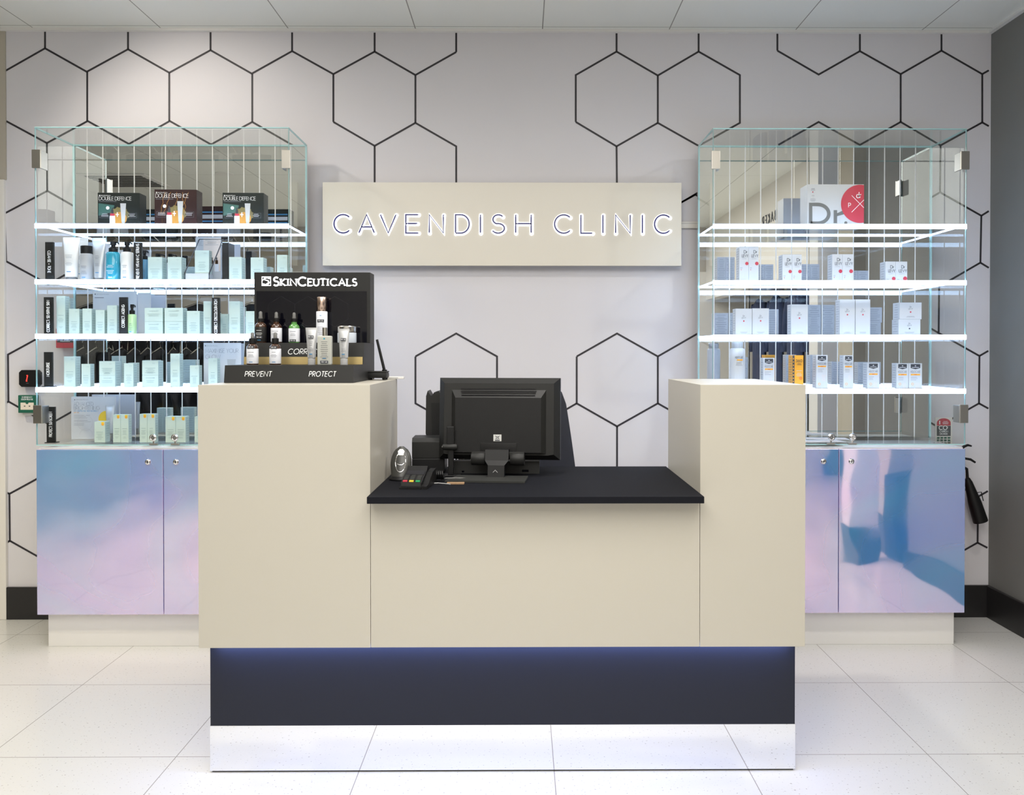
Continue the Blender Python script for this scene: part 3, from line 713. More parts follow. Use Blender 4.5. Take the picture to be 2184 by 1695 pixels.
def kit(px0, px1, pytop, label, warm):
    D = 3.83; zb = ZL[0]; x0, x1 = X(px0, D, 440), X(px1, D, 440); h = (x1 - x0) / 2; hg = Z(pytop, D, px0) - zb; dp = 0.075
    body = mat('box_maroon_black' if warm else 'box_green_black', (0.035, 0.014, 0.014) if warm else (0.016, 0.021, 0.020), 0.6, spec=0.25, noise=0.5, nscale=18)
    t = MB(); t.box(-h, h, 0, dp, 0, hg, body, 0.0012); e = -0.0004
    t.box(-h + 0.002, h - 0.002, 0.001, 0.002, hg - 0.0003, hg + 0.0004, M_INKG)
    t.quad(-h * 0.93, -h * 0.87, hg * 0.90, hg * 0.93, e, M_INKW); text(t, 'SKINCEUTICALS', -h * 0.84, hg * 0.90, 0.0042, e, M_INKW, 0.16)
    text(t, 'DOUBLE DEFENCE', -h * 0.94, hg * 0.775, hg * 0.105, e, M_INKW, 0.09, 0.1, fit=h * 1.55)
    t.quad(-h * 0.94, -h * 0.1, hg * 0.728, hg * 0.742, e, M_INKG)
    glow = mat('print_glow_orange', (0.60, 0.28, 0.05), 0.5, noise=0.3, nscale=30); glow2 = mat('print_glow_deep', (0.34, 0.13, 0.04) if warm else (0.22, 0.18, 0.07), 0.5, noise=0.3, nscale=30)
    teal = mat('print_dark_teal', (0.05, 0.14, 0.12), 0.5, noise=0.4, nscale=25)
    t.add([(h * 0.05 + (0.9 if i % 2 else 0.78) * h * 0.52 * math.cos(i * PI / 12), e, hg * 0.33 + (0.9 if i % 2 else 0.78) * hg * 0.28 * math.sin(i * PI / 12)) for i in range(24)], [list(range(24))], glow2)
    t.add([(h * 0.05 + h * 0.34 * math.cos(i * PI / 8), e - 0.0001, hg * 0.22 + hg * 0.20 * math.sin(i * PI / 8)) for i in range(16)], [list(range(16))], glow)
    if warm:
        for k in range(5):
            a = -0.5 + k * 0.28; zz = hg * 0.93; pts = [(h * a, zz)]
            for j in range(6): a += random.uniform(-0.10, 0.09); zz -= hg * 0.10; pts.append((h * a, zz))
            t.ribbon(pts, 0.0012, e - 0.0001, glow)
    else: t.add([(-h * 0.96, e, hg * 0.30), (-h * 0.3, e, hg * 0.42), (-h * 0.2, e, hg * 0.62), (-h * 0.96, e, hg * 0.68)], [(0, 1, 2, 3)], teal)
    for a, b in ((-0.9, -0.42), (0.40, 0.86)):
        t.ribbon([(h * a, hg * 0.24), (h * b, hg * 0.24), (h * b, hg * 0.39), (h * a, hg * 0.39)], 0.0008, e - 0.0003, M_INKG, closed=True)
        fine(t, h * (a + 0.04), h * (b - 0.04), hg * 0.36, 3, 0.005, e - 0.0003, M_INKW, 0.0012)
    t.disc(-h * 0.52, hg * 0.54, h * 0.085, e - 0.0003, M_INKW, 16)
    # printed bottle, plus sign and tube
    bx = -h * 0.30; q = e - 0.0004
    t.quad(bx - h * .13, bx + h * .13, hg * 0.04, hg * 0.30, q, M_LABEL); t.quad(bx - h * .10, bx + h * .10, hg * 0.30, hg * 0.37, q, M_RED); t.quad(bx - h * .06, bx + h * .06, hg * 0.37, hg * 0.48, q, M_INK); t.quad(bx - h * .03, bx + h * .03, hg * 0.48, hg * 0.55, q, M_INK)
    t.quad(-h * 0.06 - .002, -h * 0.06 + .002, hg * 0.27, hg * 0.41, q, M_INKW); t.quad(-h * 0.06 - .007, -h * 0.06 + .007, hg * 0.325, hg * 0.355, q, M_INKW)
    tx = h * 0.22; t.add([(tx - h * .08, q, hg * .12), (tx + h * .08, q, hg * .12), (tx + h * .14, q, hg * .68), (tx - h * .14, q, hg * .68)], [(0, 1, 2, 3)], M_CARD); t.quad(tx - h * .07, tx + h * .07, hg * .02, hg * .12, q, M_SILVERP)
    # back: blue rules and barcode block, seen in the mirror
    for z_, m_, k in ((0.80, M_INKB, 0.02), (0.62, M_CARD, 0.10), (0.52, M_INKB, 0.02)):
        t.add([(h * .9, dp + .0004, hg * z_), (-h * .9, dp + .0004, hg * z_), (-h * .9, dp + .0004, hg * (z_ + k + .02)), (h * .9, dp + .0004, hg * (z_ + k + .02))], [(0, 1, 2, 3)], m_)
    t.add([(h * .9, dp + .0004, hg * .04), (h * .3, dp + .0004, hg * .04), (h * .3, dp + .0004, hg * .16), (h * .9, dp + .0004, hg * .16)], [(0, 1, 2, 3)], M_CARD)
    for i in range(4): t.add([(h * .85, dp + .0004, hg * (.24 + i * .06)), (-h * .5, dp + .0004, hg * (.24 + i * .06)), (-h * .5, dp + .0004, hg * (.24 + i * .06) + .001), (h * .85, dp + .0004, hg * (.24 + i * .06) + .001)], [(0, 1, 2, 3)], M_INKG)
    o = t.build('gift_box', None, ((x0 + x1) / 2, D, zb), 0.03)
    tag(o, label, 'box', 'dark gift boxes on the top left shelf')
kit(209, 297, 411, 'dark green and black gift box, leftmost on the top shelf of the left cabinet', False)
kit(330, 419, 404, 'maroon and black gift box with lightning print, middle of the top left shelf', True)
kit(475, 562, 411, 'dark green and black gift box, rightmost on the top shelf of the left cabinet', False)

def divider(px0, px1, pytop, zb, s, rot, label, span, D=3.82):
    x0, x1 = X(px0, D), X(px1, D); h = (x1 - x0) / 2; hg = Z(pytop, D, px0) - zb
    r = root('shelf_divider', ((x0 + x1) / 2, D, zb), label, 'shelf label', 'black upright shelf labels in the left cabinet')
    t = MB(); t.box(-h, h, 0, 0.012, 0.003, hg, M_GLOSSBLACK if False else M_DARK, 0.0008); t.box(-h - 0.006, h + 0.006, -0.006, 0.03, 0, 0.003, M_DARK, 0.0006)
    t.build('upright', r)
    t = MB(); a, b = span
    L = (b - a) * hg; lh_ = 0.0125
    if rot > 0: text(t, s, lh_ / 2, a * hg, lh_, -0.0005, M_INKW, 0.17, 0.16, rot=90, fit=L)
    else: text(t, s, -lh_ / 2, b * hg, lh_, -0.0005, M_INKW, 0.17, 0.16, rot=-90, fit=L)
    t.build('lettering', r)
divider(97, 114.5, 516, ZL[1], 'CLEANSE + TONE', -1, 'black upright label reading CLEANSE + TONE', (0.2, 0.77))
divider(285.5, 303, 517, ZL[1], 'PREVENT: VITAMIN C SERUMS', 1, 'black upright label reading PREVENT: VITAMIN C SERUMS', (0.03, 0.96))
divider(93.5, 112, 633.5, ZL[2], 'CORRECT: SENSITIVE SKIN', 1, 'black upright label reading CORRECT: SENSITIVE SKIN', (0.06, 0.91))
divider(254, 271.5, 633.5, ZL[2], 'CORRECT: AGEING', 1, 'black upright label reading CORRECT: AGEING', (0.18, 0.79))
divider(452, 468.5, 634.5, ZL[2], 'CORRECT: DISCOLOURATION', 1, 'black upright label reading CORRECT: DISCOLOURATION', (0.03, 0.95))
divider(93, 110.5, 750.5, ZL[3], 'MOISTURISE', 1, 'black upright label reading MOISTURISE', (0.30, 0.70))
divider(98, 115.5, 867.5, ZL[4], 'PROTECT: SUNSCREEN', 1, 'black upright label reading PROTECT: SUNSCREEN', (0.17, 0.86))

def ell(rx, ry, z, n=20, cx=0, cy=0): return [(cx + rx * math.cos(2 * PI * i / n), cy + ry * math.sin(2 * PI * i / n), z) for i in range(n)]
def tube_thing(pc, wt, wb, pytop, D, zb, pxcap, label, body, cap, group=None, sticker=None, inks=M_INKG):
    s = D / F; x = X(pc, D); hg = Z(pytop, D, pc) - zb; hc = pxcap * s; a, b = wt * s / 2, wb * s / 2
    r = root('cream_tube', (x, D, zb), label, 'tube', group)
    MB().lathe([(0, 0), (b * 0.86, 0), (b * 0.90, 0.002), (b * 0.90, hc - 0.001), (b * 0.8, hc)], cap).build('cap', r)
    t = MB(); H_ = hg - hc
    t.loft([ell(b * 0.7, b * 0.7, hc), ell(b, b * 0.85, hc + 0.003), ell(b * 1.0 + (a - b) * .25, b * 0.72, hc + H_ * .35), ell(b + (a - b) * .6, b * 0.45, hc + H_ * .65), ell(a * 0.98, b * 0.14, hc + H_ * .92), ell(a, 0.0016, hc + H_ * .93), ell(a, 0.0016, hg)], body)
    t.build('tube_body', r)
    t = MB()
    yf = -b * 0.93
    fine(t, -b * 0.6, b * 0.6, hc + H_ * 0.55, 3, 0.006, yf, inks, 0.0012)
    fine(t, -b * 0.6, b * 0.6, hc + H_ * 0.36, 3, 0.005, yf, inks, 0.001)
    t.quad(-b * 0.35, b * 0.35, hc + H_ * 0.13, hc + H_ * 0.13 + 0.003, yf, M_INKB)
    if sticker:
        zz = hc + H_ * sticker
        t.box(-b * 0.62, b * 0.62, yf - 0.001, yf + 0.004, zz - 0.0045, zz + 0.0045, M_INK); text(t, 'TRY ME', 0, zz - 0.0018, 0.0036, yf - 0.0013, M_INKW, 0.2, anchor='c')
    t.build('printed_front', r)
    return r
def pump_bottle(pc, wpx, pybody, pytop, D, zb, label, body, capm=M_BLACK, group='pump bottles on the second left shelf', pump=True):
    s = D / F; x = X(pc, D); hb = Z(pybody, D, pc) - zb; ht = Z(pytop, D, pc) - zb; a = wpx * s / 2
    r = root('pump_bottle' if pump else 'toner_bottle', (x, D, zb), label, 'bottle', group)
    MB().lathe([(0, 0), (a * .95, 0), (a, 0.003), (a, hb - a * .35), (a * .86, hb - a * .1), (a * .5, hb), (0, hb)], body).build('bottle_body', r)
    if pump:
        t = MB(); t.lathe([(0, hb), (a * .62, hb), (a * .62, hb + (ht - hb) * .35), (a * .3, hb + (ht - hb) * .42), (a * .3, hb + (ht - hb) * .7), (0, hb + (ht - hb) * .7)], capm)
        t.lathe([(0, hb + (ht - hb) * .66), (a * .42, hb + (ht - hb) * .66), (a * .42, ht), (0, ht)], capm)
        t.tube([(0, 0, ht - 0.004), (a * .55, -0.006, ht - 0.004), (a * .9, -0.010, ht - 0.007), (a * .98, -0.011, ht - 0.013)], 0.0032, capm)
        t.build('pump_head', r)
    else: MB().lathe([(0, hb - 0.001), (a * .9, hb - 0.001), (a * .92, ht - 0.002), (a * .85, ht), (0, ht)], capm).build('cap', r)
    t = MB(); inks = M_INKW if body == M_TEAL else M_INKG
    fine(t, -a * .5, a * .5, hb * .52, 2, 0.007, -a - 0.0005, inks, 0.0016); fine(t, -a * .55, a * .55, hb * .34, 3, 0.006, -a - 0.0005, inks, 0.0013)
    t.quad(-a * .28, a * .28, hb * .10, hb * .10 + .0035, -a - 0.0005, M_INKB if body != M_TEAL else M_INKW)
    t.build('printed_front', r)
    return r
z = ZL[1]
tube_thing(153.5, 36, 26, 506, 3.85, z, 7, 'large cream tube standing on its dark cap beside the CLEANSE + TONE label', M_CREAMP, M_GREY, 'tubes on the second left shelf')
tube_thing(174, 30, 22, 507, 3.98, z, 7, 'cream tube standing behind the grey toner bottle', M_CREAMP, M_GREY, 'tubes on the second left shelf')
pump_bottle(185.5, 26, 540, 524.5, 3.85, z, 'grey toner bottle with flat black cap between two cream tubes', M_GREYL, pump=False, group=None)
tube_thing(212, 30, 20, 507, 3.85, z, 5, 'white and silver tube standing right of the grey toner bottle', M_SILVERP, M_GREY, 'tubes on the second left shelf')
pump_bottle(242.5, 29, 537, 515.5, 3.85, z, 'teal blue pump bottle with black pump', M_TEAL)
pump_bottle(272, 26, 537, 516, 3.85, z, 'white pump bottle with black pump right of the teal bottle', M_CREAMP)
pump_bottle(309, 20, 553, 534, 3.93, z, 'small blue pump bottle behind the first mint carton of the second shelf', mat('blue_plastic', (0.12, 0.30, 0.45), 0.2))
# second shelf
carton(316, 346, 548, z, 'mint carton just right of the PREVENT label on the second shelf')
carton(358, 387.5, 548, z, 'mint carton second from the PREVENT label, just left of the framed card stand')
# card stand with slanted black struts, riser and raised carton
D = 3.86; r = root('card_stand', (X(434, D, 590), D, z), 'card stand with slanted black struts and a bottle picture on the second left shelf', 'display stand')
ox, oy, oz = r.location
fx = lambda p, d=0.0: X(p, D + d) - ox
fz = lambda p, d=0.0: Z(p, D + d, 434) - z
MB().box(fx(396), fx(445), 0, 0.06, 0, fz(583), M_CARD, 0.001).build('riser', r)
t = MB(); t.box(fx(418, .09), fx(472, .09), 0.088, 0.091, 0.002, fz(505, .09), M_CARD)
t.quad(fx(435, .09), fx(471, .09), fz(578, .09), fz(508, .09), 0.0875, mat('card_peach', (0.80, 0.68, 0.60), 0.5))
for cx_, m_ in ((453, M_CARD), (463, M_LABEL)):
    t.quad(fx(cx_ - 4.5, .09), fx(cx_ + 4.5, .09), fz(579, .09), fz(563, .09), 0.087, m_); t.quad(fx(cx_ - 3, .09), fx(cx_ + 3, .09), fz(563, .09), fz(555, .09), 0.087, M_AMBER); t.quad(fx(cx_ - 1.5, .09), fx(cx_ + 1.5, .09), fz(555, .09), fz(549, .09), 0.087, M_INK)
fine(t, fx(420, .09), fx(434, .09), fz(512, .09), 5, 0.006, 0.087, M_INKG, 0.0012); fine(t, fx(438, .09), fx(468, .09), fz(512, .09), 4, 0.007, 0.087, M_INKG, 0.0012)
t.build('picture_card', r)
t = MB()
t.tube([(fx(394.5), 0.0, 0.002), (fx(394.5), 0.0, fz(582)), (fx(417), 0.05, fz(507)), (fx(468), 0.05, fz(507)), (fx(447), 0.0, fz(582)), (fx(447), 0.0, 0.002)], 0.0026, M_INK, 6)
t.build('strut_frame', r)
t = MB(); t.box(fx(474, .02), fx(488, .02), 0.02, 0.10, 0.0, fz(517, .02), M_DARK, 0.001); t.build('side_panel', r)
carton(416, 446.5, 534, z + Z(583, D, 434) - z, 'mint carton raised on the white riser of the card stand', D=3.875, depth=0.035)
carton(489, 516, 548, z, 'mint carton right of the card stand, nearest to it')
carton(535, 562, 549, z, 'mint carton above the black counter display, second right of the card stand')
carton(591, 613, 543.5, z, 'tall narrow mint carton at the right end of the second shelf')
# third shelf
z = ZL[2]
carton(120.5, 139, 631, z, 'tall glossy mint carton right of the SENSITIVE SKIN label')
carton(144, 150, 635, z, 'narrow pale carton behind the tall glossy mint one on the third shelf', D=3.93)
carton(147, 169, 658.5, z, 'mint carton, first of the four low ones left of the AGEING label')
carton(176, 195.5, 658, z, 'mint carton, second of the four left of the AGEING label')
carton(204, 223, 661, z, 'shortest mint carton, third of the four left of the AGEING label')
carton(228.5, 249.5, 651, z, 'taller mint carton touching the AGEING label on its left')
pump_bottle(282, 18, 669.5, 649, 3.84, z, 'green serum bottle with black pump right of the AGEING label', M_GREENL, group=None)
def poster(px0, px1, pytop, zb, D, name, label, draw=None, lean=0.0):
    x0, x1 = X(px0, D), X(px1, D); h = (x1 - x0) / 2; hg = Z(pytop, D, px0) - zb
    t = MB(); t.box(-h, h, 0, 0.002, 0, hg, M_CARD); t.box(-h, h, 0.002, 0.03, 0, 0.002, M_CARD)
    if draw: draw(t, h, hg)
    return tag(t.build(name, None, ((x0 + x1) / 2, D, zb)), label, 'card')
def d1(t, h, hg):
    e = -0.0004; t.quad(-h * .92, -h * .87, hg * .92, hg * .945, e, M_INK); text(t, 'SKINCEUTICALS', -h * .83, hg * .92, 0.005, e, M_INKG, 0.13, 0.3)
    t.quad(-h * .92, -h * .5, hg * .845, hg * .86, e, M_INKG)
poster(198.5, 292, 621, z, 3.99, 'showcard', 'pale showcard standing behind the cartons on the third left shelf', d1)
poster(294, 322, 624, z, 4.00, 'showcard', 'narrow plain white card behind the green serum bottle on the third shelf')
for a, b, nm in ((308.5, 347, 'left'), (351, 390, 'right')):
    o = carton(a, b, 685.5, z, 'wide mint carton, bottom of the %s stack in the middle of the third shelf' % nm, depth=0.05)
    ztop = o.location.z + max(v.co.z for v in o.data.vertices)
    carton(a, b, 656.5, ztop + 0.0002, 'wide mint carton, top of the %s stack in the middle of the third shelf' % nm, depth=0.05)
carton(398.5, 426, 663, z, 'mint carton right of the two stacks on the third shelf')
carton(434, 450, 642.5, z, 'tall slim mint carton touching the left of the DISCOLOURATION label')
carton(470, 487, 669.5, z, 'low grey-green carton right of the DISCOLOURATION label', D=3.90)
carton(488.6, 512, 642.5, z, 'tall mint carton second right of the DISCOLOURATION label')
carton(524, 546, 663.5, z, 'mint carton half hidden by the black counter display, third shelf')
# fourth shelf
z = ZL[3]
carton(136, 160, 760, z, 'mint carton right of the MOISTURISE label')
carton(173, 192, 776, z, 'short mint carton second right of the MOISTURISE label')
for a, b, yb, yt, nm in ((211, 245, 800.5, 770, 'left'), (302.6, 337, 800, 769, 'right')):
    o = carton(a, b, yb, z, 'wide mint carton, bottom of the %s stack on the fourth shelf' % nm, depth=0.055)
    ztop = o.location.z + max(v.co.z for v in o.data.vertices)
    carton(a, b, yt, ztop + 0.0002, 'wide mint carton, top of the %s stack on the fourth shelf' % nm, depth=0.055)
carton(264, 284, 774.5, z, 'mint carton between the two stacks on the fourth shelf')
carton(363, 383, 754, z, 'tallest mint carton on the fourth shelf')
carton(404.5, 424, 779, z, 'short mint carton left of the MAXIMISE YOUR GLOW card')
carton(444, 463, 763.7, z, 'mint carton in front of the MAXIMISE YOUR GLOW card')
def d2(t, h, hg):
    e = -0.0004; t.quad(-h * .92, -h * .87, hg * .92, hg * .945, e, M_INK); text(t, 'SKINCEUTICALS', -h * .83, hg * .92, 0.0045, e, M_INKG, 0.13, 0.3)
    text(t, 'MAXIMISE YOUR', -h * .9, hg * .77, 0.018, e, M_INKG, 0.06, 0.12, fit=h * 1.75); text(t, 'GLOW', -h * .9, hg * .63, 0.018, e, M_INKG, 0.06, 0.12, fit=h * .8)
    t.add([(h * .35, e, hg * .2), (h * .62, e, hg * .2), (h * .72, e, hg * .62), (h * .25, e, hg * .62)], [(0, 1, 2, 3)], M_GREYL)
poster(434, 514, 731, z, 3.93, 'showcard', 'white showcard reading MAXIMISE YOUR GLOW on the fourth shelf', d2)
# bottom of the left cabinet
z = ZL[4]
def d3(t, h, hg):
    e = -0.0004; t.quad(-h * .86, -h * .82, hg * .915, hg * .935, e, M_INK); text(t, 'SKINCEUTICALS', -h * .78, hg * .915, 0.005, e, M_INKG, 0.13, 0.3)
    text(t, 'ADVANCED', -h * .88, hg * .785, 0.0165, e, M_INKG, 0.06, 0.12, fit=h * .86); text(t, 'BRIGHTENING', -h * .88, hg * .69, 0.0165, e, M_INKG, 0.06, 0.12, fit=h * 1.15)
    text(t, 'UV DEFENSE SUNSCREEN', -h * .88, hg * .645, 0.006, e, M_INKB, 0.15, 0.3, fit=h * 1.08); text(t, 'SPF 50', -h * .88, hg * .61, 0.005, e, M_ORANGE, 0.15, 0.3)
    for k, (zz, n) in enumerate(((.56, 3), (.44, 2), (.36, 2))): fine(t, -h * .88, -h * .1, hg * zz, n, 0.006, e, M_INKG, 0.001, False)
    t.ribbon(arc(-h * .38, hg * .38, .035, .035, 0, 360, 30), .0009, e, M_GREYL); t.ribbon(arc(-h * .34, hg * .09, .03, .03, 0, 180, 20), .0009, e, M_GREYL)
    r_ = .036; t.disc(h * .56, hg * .48, r_, e - .0001, M_YELLOW, 36)
poster(151, 247, 845.5, z, 3.99, 'showcard', 'white showcard with yellow circle reading ADVANCED BRIGHTENING at the cabinet foot', d3)
tube_thing(234, 20, 14, 864, 3.955, z, 13, 'silver sunscreen tube standing before the yellow circle of the showcard', M_SILVERP, M_STEEL)
carton(200, 223, 899, z, 'short mint carton with orange tag, leftmost of the sunscreens', 'sun')
for a, b, y_, l in ((240, 256, 884, 'left one of the first touching pair'), (256.4, 273, 884, 'right one of the first touching pair'),
                    (297, 313, 882.6, 'left one of the middle touching pair'), (313.4, 330, 882.6, 'right one of the middle touching pair'),
                    (352, 373.5, 888, 'left one of the pair beside the desk'), (374, 395, 888, 'right one of the pair beside the desk'), (414, 434, 888, 'half hidden by the desk edge')):
    carton(a, b, y_, z, 'mint sunscreen carton with orange tag, ' + l, 'sun', group='mint sunscreen cartons with orange tags')

# ------------------------------------------------------------------ right cabinet
z = ZR[0]; D = 3.86
x0, x1 = X(1721, D), X(1841.5, D); h = (x1 - x0) / 2; hg = Z(393, D, 1780) - z
r = root('showbox', ((x0 + x1) / 2, D, z), 'large white box with big dark Dr. lettering and cut red circle, top right shelf', 'box')
t = MB(); t.box(-h, h, 0, 0.10, 0, hg, M_CARD, 0.001); t.build('box_body', r)
t = MB(); e = -0.0006
lx_ = lambda p: X(p, D) - (x0 + x1) / 2
lz_ = lambda p: Z(p, D, 1780) - z
text(t, 'D', lx_(1728), lz_(476), lz_(436) - lz_(476), e, M_GREY, 0.19, 0.1, sx=1.25)
t.quad(lx_(1777), lx_(1784.5), lz_(476), lz_(448), e, M_GREY); t.add([(lx_(1784), e, lz_(461)), (lx_(1799), e, lz_(457)), (lx_(1799), e, lz_(447.5)), (lx_(1784), e, lz_(455))], [(0, 1, 2, 3)], M_GREY)
t.disc(lx_(1803), lz_(475), 0.007, e, M_GREY, 16)
fine(t, lx_(1728), lx_(1738), lz_(402), 2, .006, e, M_INKG, .0018); t.disc(lx_(1732.5), lz_(409.5), .003, e, M_RED, 12); fine(t, lx_(1728), lx_(1738), lz_(417), 1, .006, e, M_INKG, .0012); fine(t, lx_(1727), lx_(1739), lz_(424), 3, .005, e, M_INKG, .0012)
cx_, cz_, rr_ = lx_(1833), lz_(434.6), lx_(1833) - lx_(1792.5)
pts = [(cx_ + rr_ * math.cos(a), e - .0002, cz_ + rr_ * math.sin(a)) for a in [2 * PI * i / 48 for i in range(48)]]
pts = [p for p in pts if p[0] <= h]
ang = math.acos((h - cx_) / rr_)
pts = [(cx_ + rr_ * math.cos(a), e - .0002, cz_ + rr_ * math.sin(a)) for a in [ang + (2 * PI - 2 * ang) * i / 40 for i in range(41)]]
t.add(pts, [list(range(41))], M_RED)
for a in (45, -45):
    c_, s_ = math.cos(math.radians(a)), math.sin(math.radians(a)); L_ = rr_ * .62
    t.ribbon([(cx_ - L_ * c_, cz_ - L_ * s_), (min(cx_ + L_ * c_, h), cz_ + L_ * s_ * (min(cx_ + L_ * c_, h) - cx_) / (L_ * c_))], .0022, e - .0004, M_INKW)
text(t, 'dr', lx_(1825.5), lz_(422), .026, e - .0004, M_INKW, .12, .18, sx=.8); text(t, 'P', lx_(1808.5), lz_(442), .019, e - .0004, M_INKW, .13)
t.build('printed_front', r)
GW = 'white cartons with dark lettering and red dots, second right shelf'
z = ZR[1]
for a, m_, b, y_, nm in ((1576.5, 1596.6, 1617.8, 525.5, 'tallest pair'), (1668.5, 1689, 1709.6, 542.6, 'second pair'), (1774.5, 1796.5, 1819, 542, 'third pair'), (1888, 1910, 1934.5, 557.6, 'shortest pair')):
    carton(a, m_ - .3, y_, z, 'white carton with red dot, left half of the %s, second right shelf' % nm, 'white', depth=0.06, group=GW)
    carton(m_, b, y_, z, 'white carton with red dot, right half of the %s, second right shelf' % nm, 'white', depth=0.06, group=GW)
GW = 'white cartons with a small dot, third right shelf'
z = ZR[2]
for a, b, y_, nm in ((1569, 1603.7, 658, 'left of the touching pair at the left end'), (1604.5, 1640, 657.5, 'right of the touching pair at the left end'), (1687, 1723, 649, 'standing alone in the left half'),
                     (1791, 1823.5, 638.5, 'left of the tallest pair'), (1824.5, 1856, 638.5, 'right of the tallest pair')):
    carton(a, b, y_, z, 'white carton, %s of the third right shelf' % nm, 'small', depth=0.055, group=GW)
o = carton(1916.5, 1963, 681, z, 'wide white carton, bottom of the stack on the third right shelf', 'small', depth=0.07, group=GW)
ztop = z + max(v.co.z for v in o.data.vertices)
carton(1918.5, 1965.5, 645, ztop + .0002, 'wide white carton, top of the stack on the third right shelf', 'small', depth=0.07, group=GW)
z = ZR[3]; GW = 'white cartons with a black crest and orange band, fourth right shelf'
D = 3.85; s = D / F; r = root('spray_can', (X(1572.5, D), D, z), 'white aerosol spray can with orange band at the left of the fourth right shelf', 'spray can')
a = 15.5 * s; hb = Z(742, D, 1572) - z; ht = Z(729, D, 1572) - z
MB().lathe([(0, 0), (a, 0), (a, hb - .012), (a * .92, hb - .004), (a * .72, hb), (0, hb)], M_CARD).build('can_body', r)
MB().lathe([(0, hb - .001), (a * .74, hb - .001), (a * .78, hb + .004), (a * .78, ht - .003), (a * .70, ht), (0, ht)], M_SILVERP).build('cap', r)
t = MB(); text(t, 'HELIOCARE', 0, hb - .046, .009, -a - .0006, M_INKG, .10, .1, anchor='c', fit=a * 1.1); t.quad(-a * .3, a * .5, hb - .056, hb - .050, -a - .0006, M_ORANGE); fine(t, -a * .5, a * .5, hb - .064, 3, .006, -a - .0006, M_INKG, .0012)
t.build('printed_front', r)
carton(1628, 1652.5, 763, z, 'short white crested carton left of the orange one on the fourth right shelf', 'helio', depth=.04, group=GW)
carton(1690.5, 1714, 757.5, z, 'orange and yellow carton with a black side strip on the fourth right shelf', 'gold', depth=.06, group=None)
for a_, b_, y_, nm in ((1741, 1765.5, 757, 'tall white crested carton just right of the orange one'), (1799.5, 1820.5, 757.5, 'tall white crested carton second right of the orange one'),
                       (1850, 1876, 773.5, 'short white crested carton third right of the orange one'), (1912.5, 1938, 774.5, 'short white crested carton, left of the touching pair at the right end'),
                       (1938.6, 1967, 774.5, 'short white crested carton, right of the touching pair at the right end')):
    carton(a_, b_, y_, z, nm, 'helio', depth=.05, group=GW)
# leaflets lying in the foot of the right cabinet
for i, (pa, rz, la) in enumerate(((1740, 0.25, 'white leaflet lying flat at the foot of the right cabinet, front one'), (1770, -0.3, 'white leaflet lying flat at the foot of the right cabinet, rear one'))):
    t = MB(); t.box(-.105, .105, -.05, .05, 0, .0012, M_CARD); t.add([(-.095, -.04, .0014), (.095, -.04, .0014), (.095, .0, .0014), (-.095, .0, .0014)], [(0, 1, 2, 3)], mat('card_peach2', (0.62, 0.52, 0.48), 0.5))
    tag(t.build('leaflet', None, (X(pa, 3.9, 945), 3.86 + i * .115, ZR[4] + .0005 + .0), rz * .4), la, 'leaflet', 'leaflets in the right cabinet')
# ------------------------------------------------------------------ counter display with testers
TF, TB = 2.757, 3.155
zt_ = dzt + 0.0005
xl, xr = X(477.5, TF, 816), X(753, TF, 816)
r = root('counter_display', ((xl + xr) / 2, TF, zt_), 'black stepped counter display with a lit name header on the left end of the desk', 'display stand')
ox, oy, oz = r.location
dx = lambda p, D: X(p, D) - ox
dz = lambda p, D, q=640: Z(p, D, q) - oz
y2, y3 = 0.185, 0.315                              # riser faces of the middle step and the header panel
h1, h2, h3 = dz(778.8, TF + .01), dz(730.8, TF + y2 + .02), dz(580.5, TF + y3)
xl_, xr_ = xl - ox, xr - ox
t = MB(); t.prismx([(0.0, 0), (0.398, 0), (0.398, h1), (0.010, h1)], xl_, xr_, M_DARK)
t.build('lower_step', r)
t = MB(); t.prismx([(y2, h1), (0.398, h1), (0.398, h2), (y2 + .012, h2)], xl_ + .004, xr_, M_DARK)
t.box(xl_ + .006, xr_ - .003, y2 - .004, y2 - .0002, h1 + .0005, h1 + .026, M_GOLD)
t.build('middle_step', r)
t = MB(); t.box(xl_, xr_, y3, 0.398, h2, h3, M_DARK, .002); t.box(xl_ + .008, xr_ - .012, y3 - .0015, y3, h2 + .001, dz(621, TF + y3), M_GLOSSBLACK)
for i in range(4):
    for j in range(3):
        cx_ = xl_ + .05 + i * .095 + (j % 2) * .047; cz_ = h2 + .03 + j * .082
        P = [(cx_ + .054 * math.cos(math.radians(30 + 60 * k)), cz_ + .054 * math.sin(math.radians(30 + 60 * k))) for k in range(6)]
        if max(p[0] for p in P) < xr_ - .013 and min(p[0] for p in P) > xl_ + .009 and max(p[1] for p in P) < dz(621, TF + y3) and min(p[1] for p in P) > h2: t.ribbon(P, .0006, y3 - .0018, M_HEXFAINT, closed=True)
t.build('header_panel', r)
# lit name
t = MB(); yy = y3 - .0012; DD = TF + y3
ML = mat('lit_name', (1, 1, 1), .5, emit=(.92, .94, 1.0), estr=1.3)
a, b = dx(558.5, DD), dx(578.5, DD); zb_, zt2 = dz(609.8, DD), dz(589.6, DD)
t.ribbon([(a + .0015, zb_ + .0015), (b - .0015, zb_ + .0015), (b - .0015, zt2 - .0015), (a + .0015, zt2 - .0015)], .003, yy, ML, closed=True)
cx_, cz_, rr_ = (a + b) / 2, (zb_ + zt2) / 2, (b - a) / 2
t.ribbon([(cx_ + rr_ * .75, cz_ + rr_ * .55), (cx_ + rr_ * .1, cz_ + rr_ * .75), (cx_ - rr_ * .5, cz_ + rr_ * .35), (cx_ + rr_ * .4, cz_ + rr_ * .1), (cx_ + rr_ * .5, cz_ - rr_ * .3), (cx_ - rr_ * .1, cz_ - rr_ * .75), (cx_ - rr_ * .75, cz_ - rr_ * .55)], rr_ * .24, yy, ML)
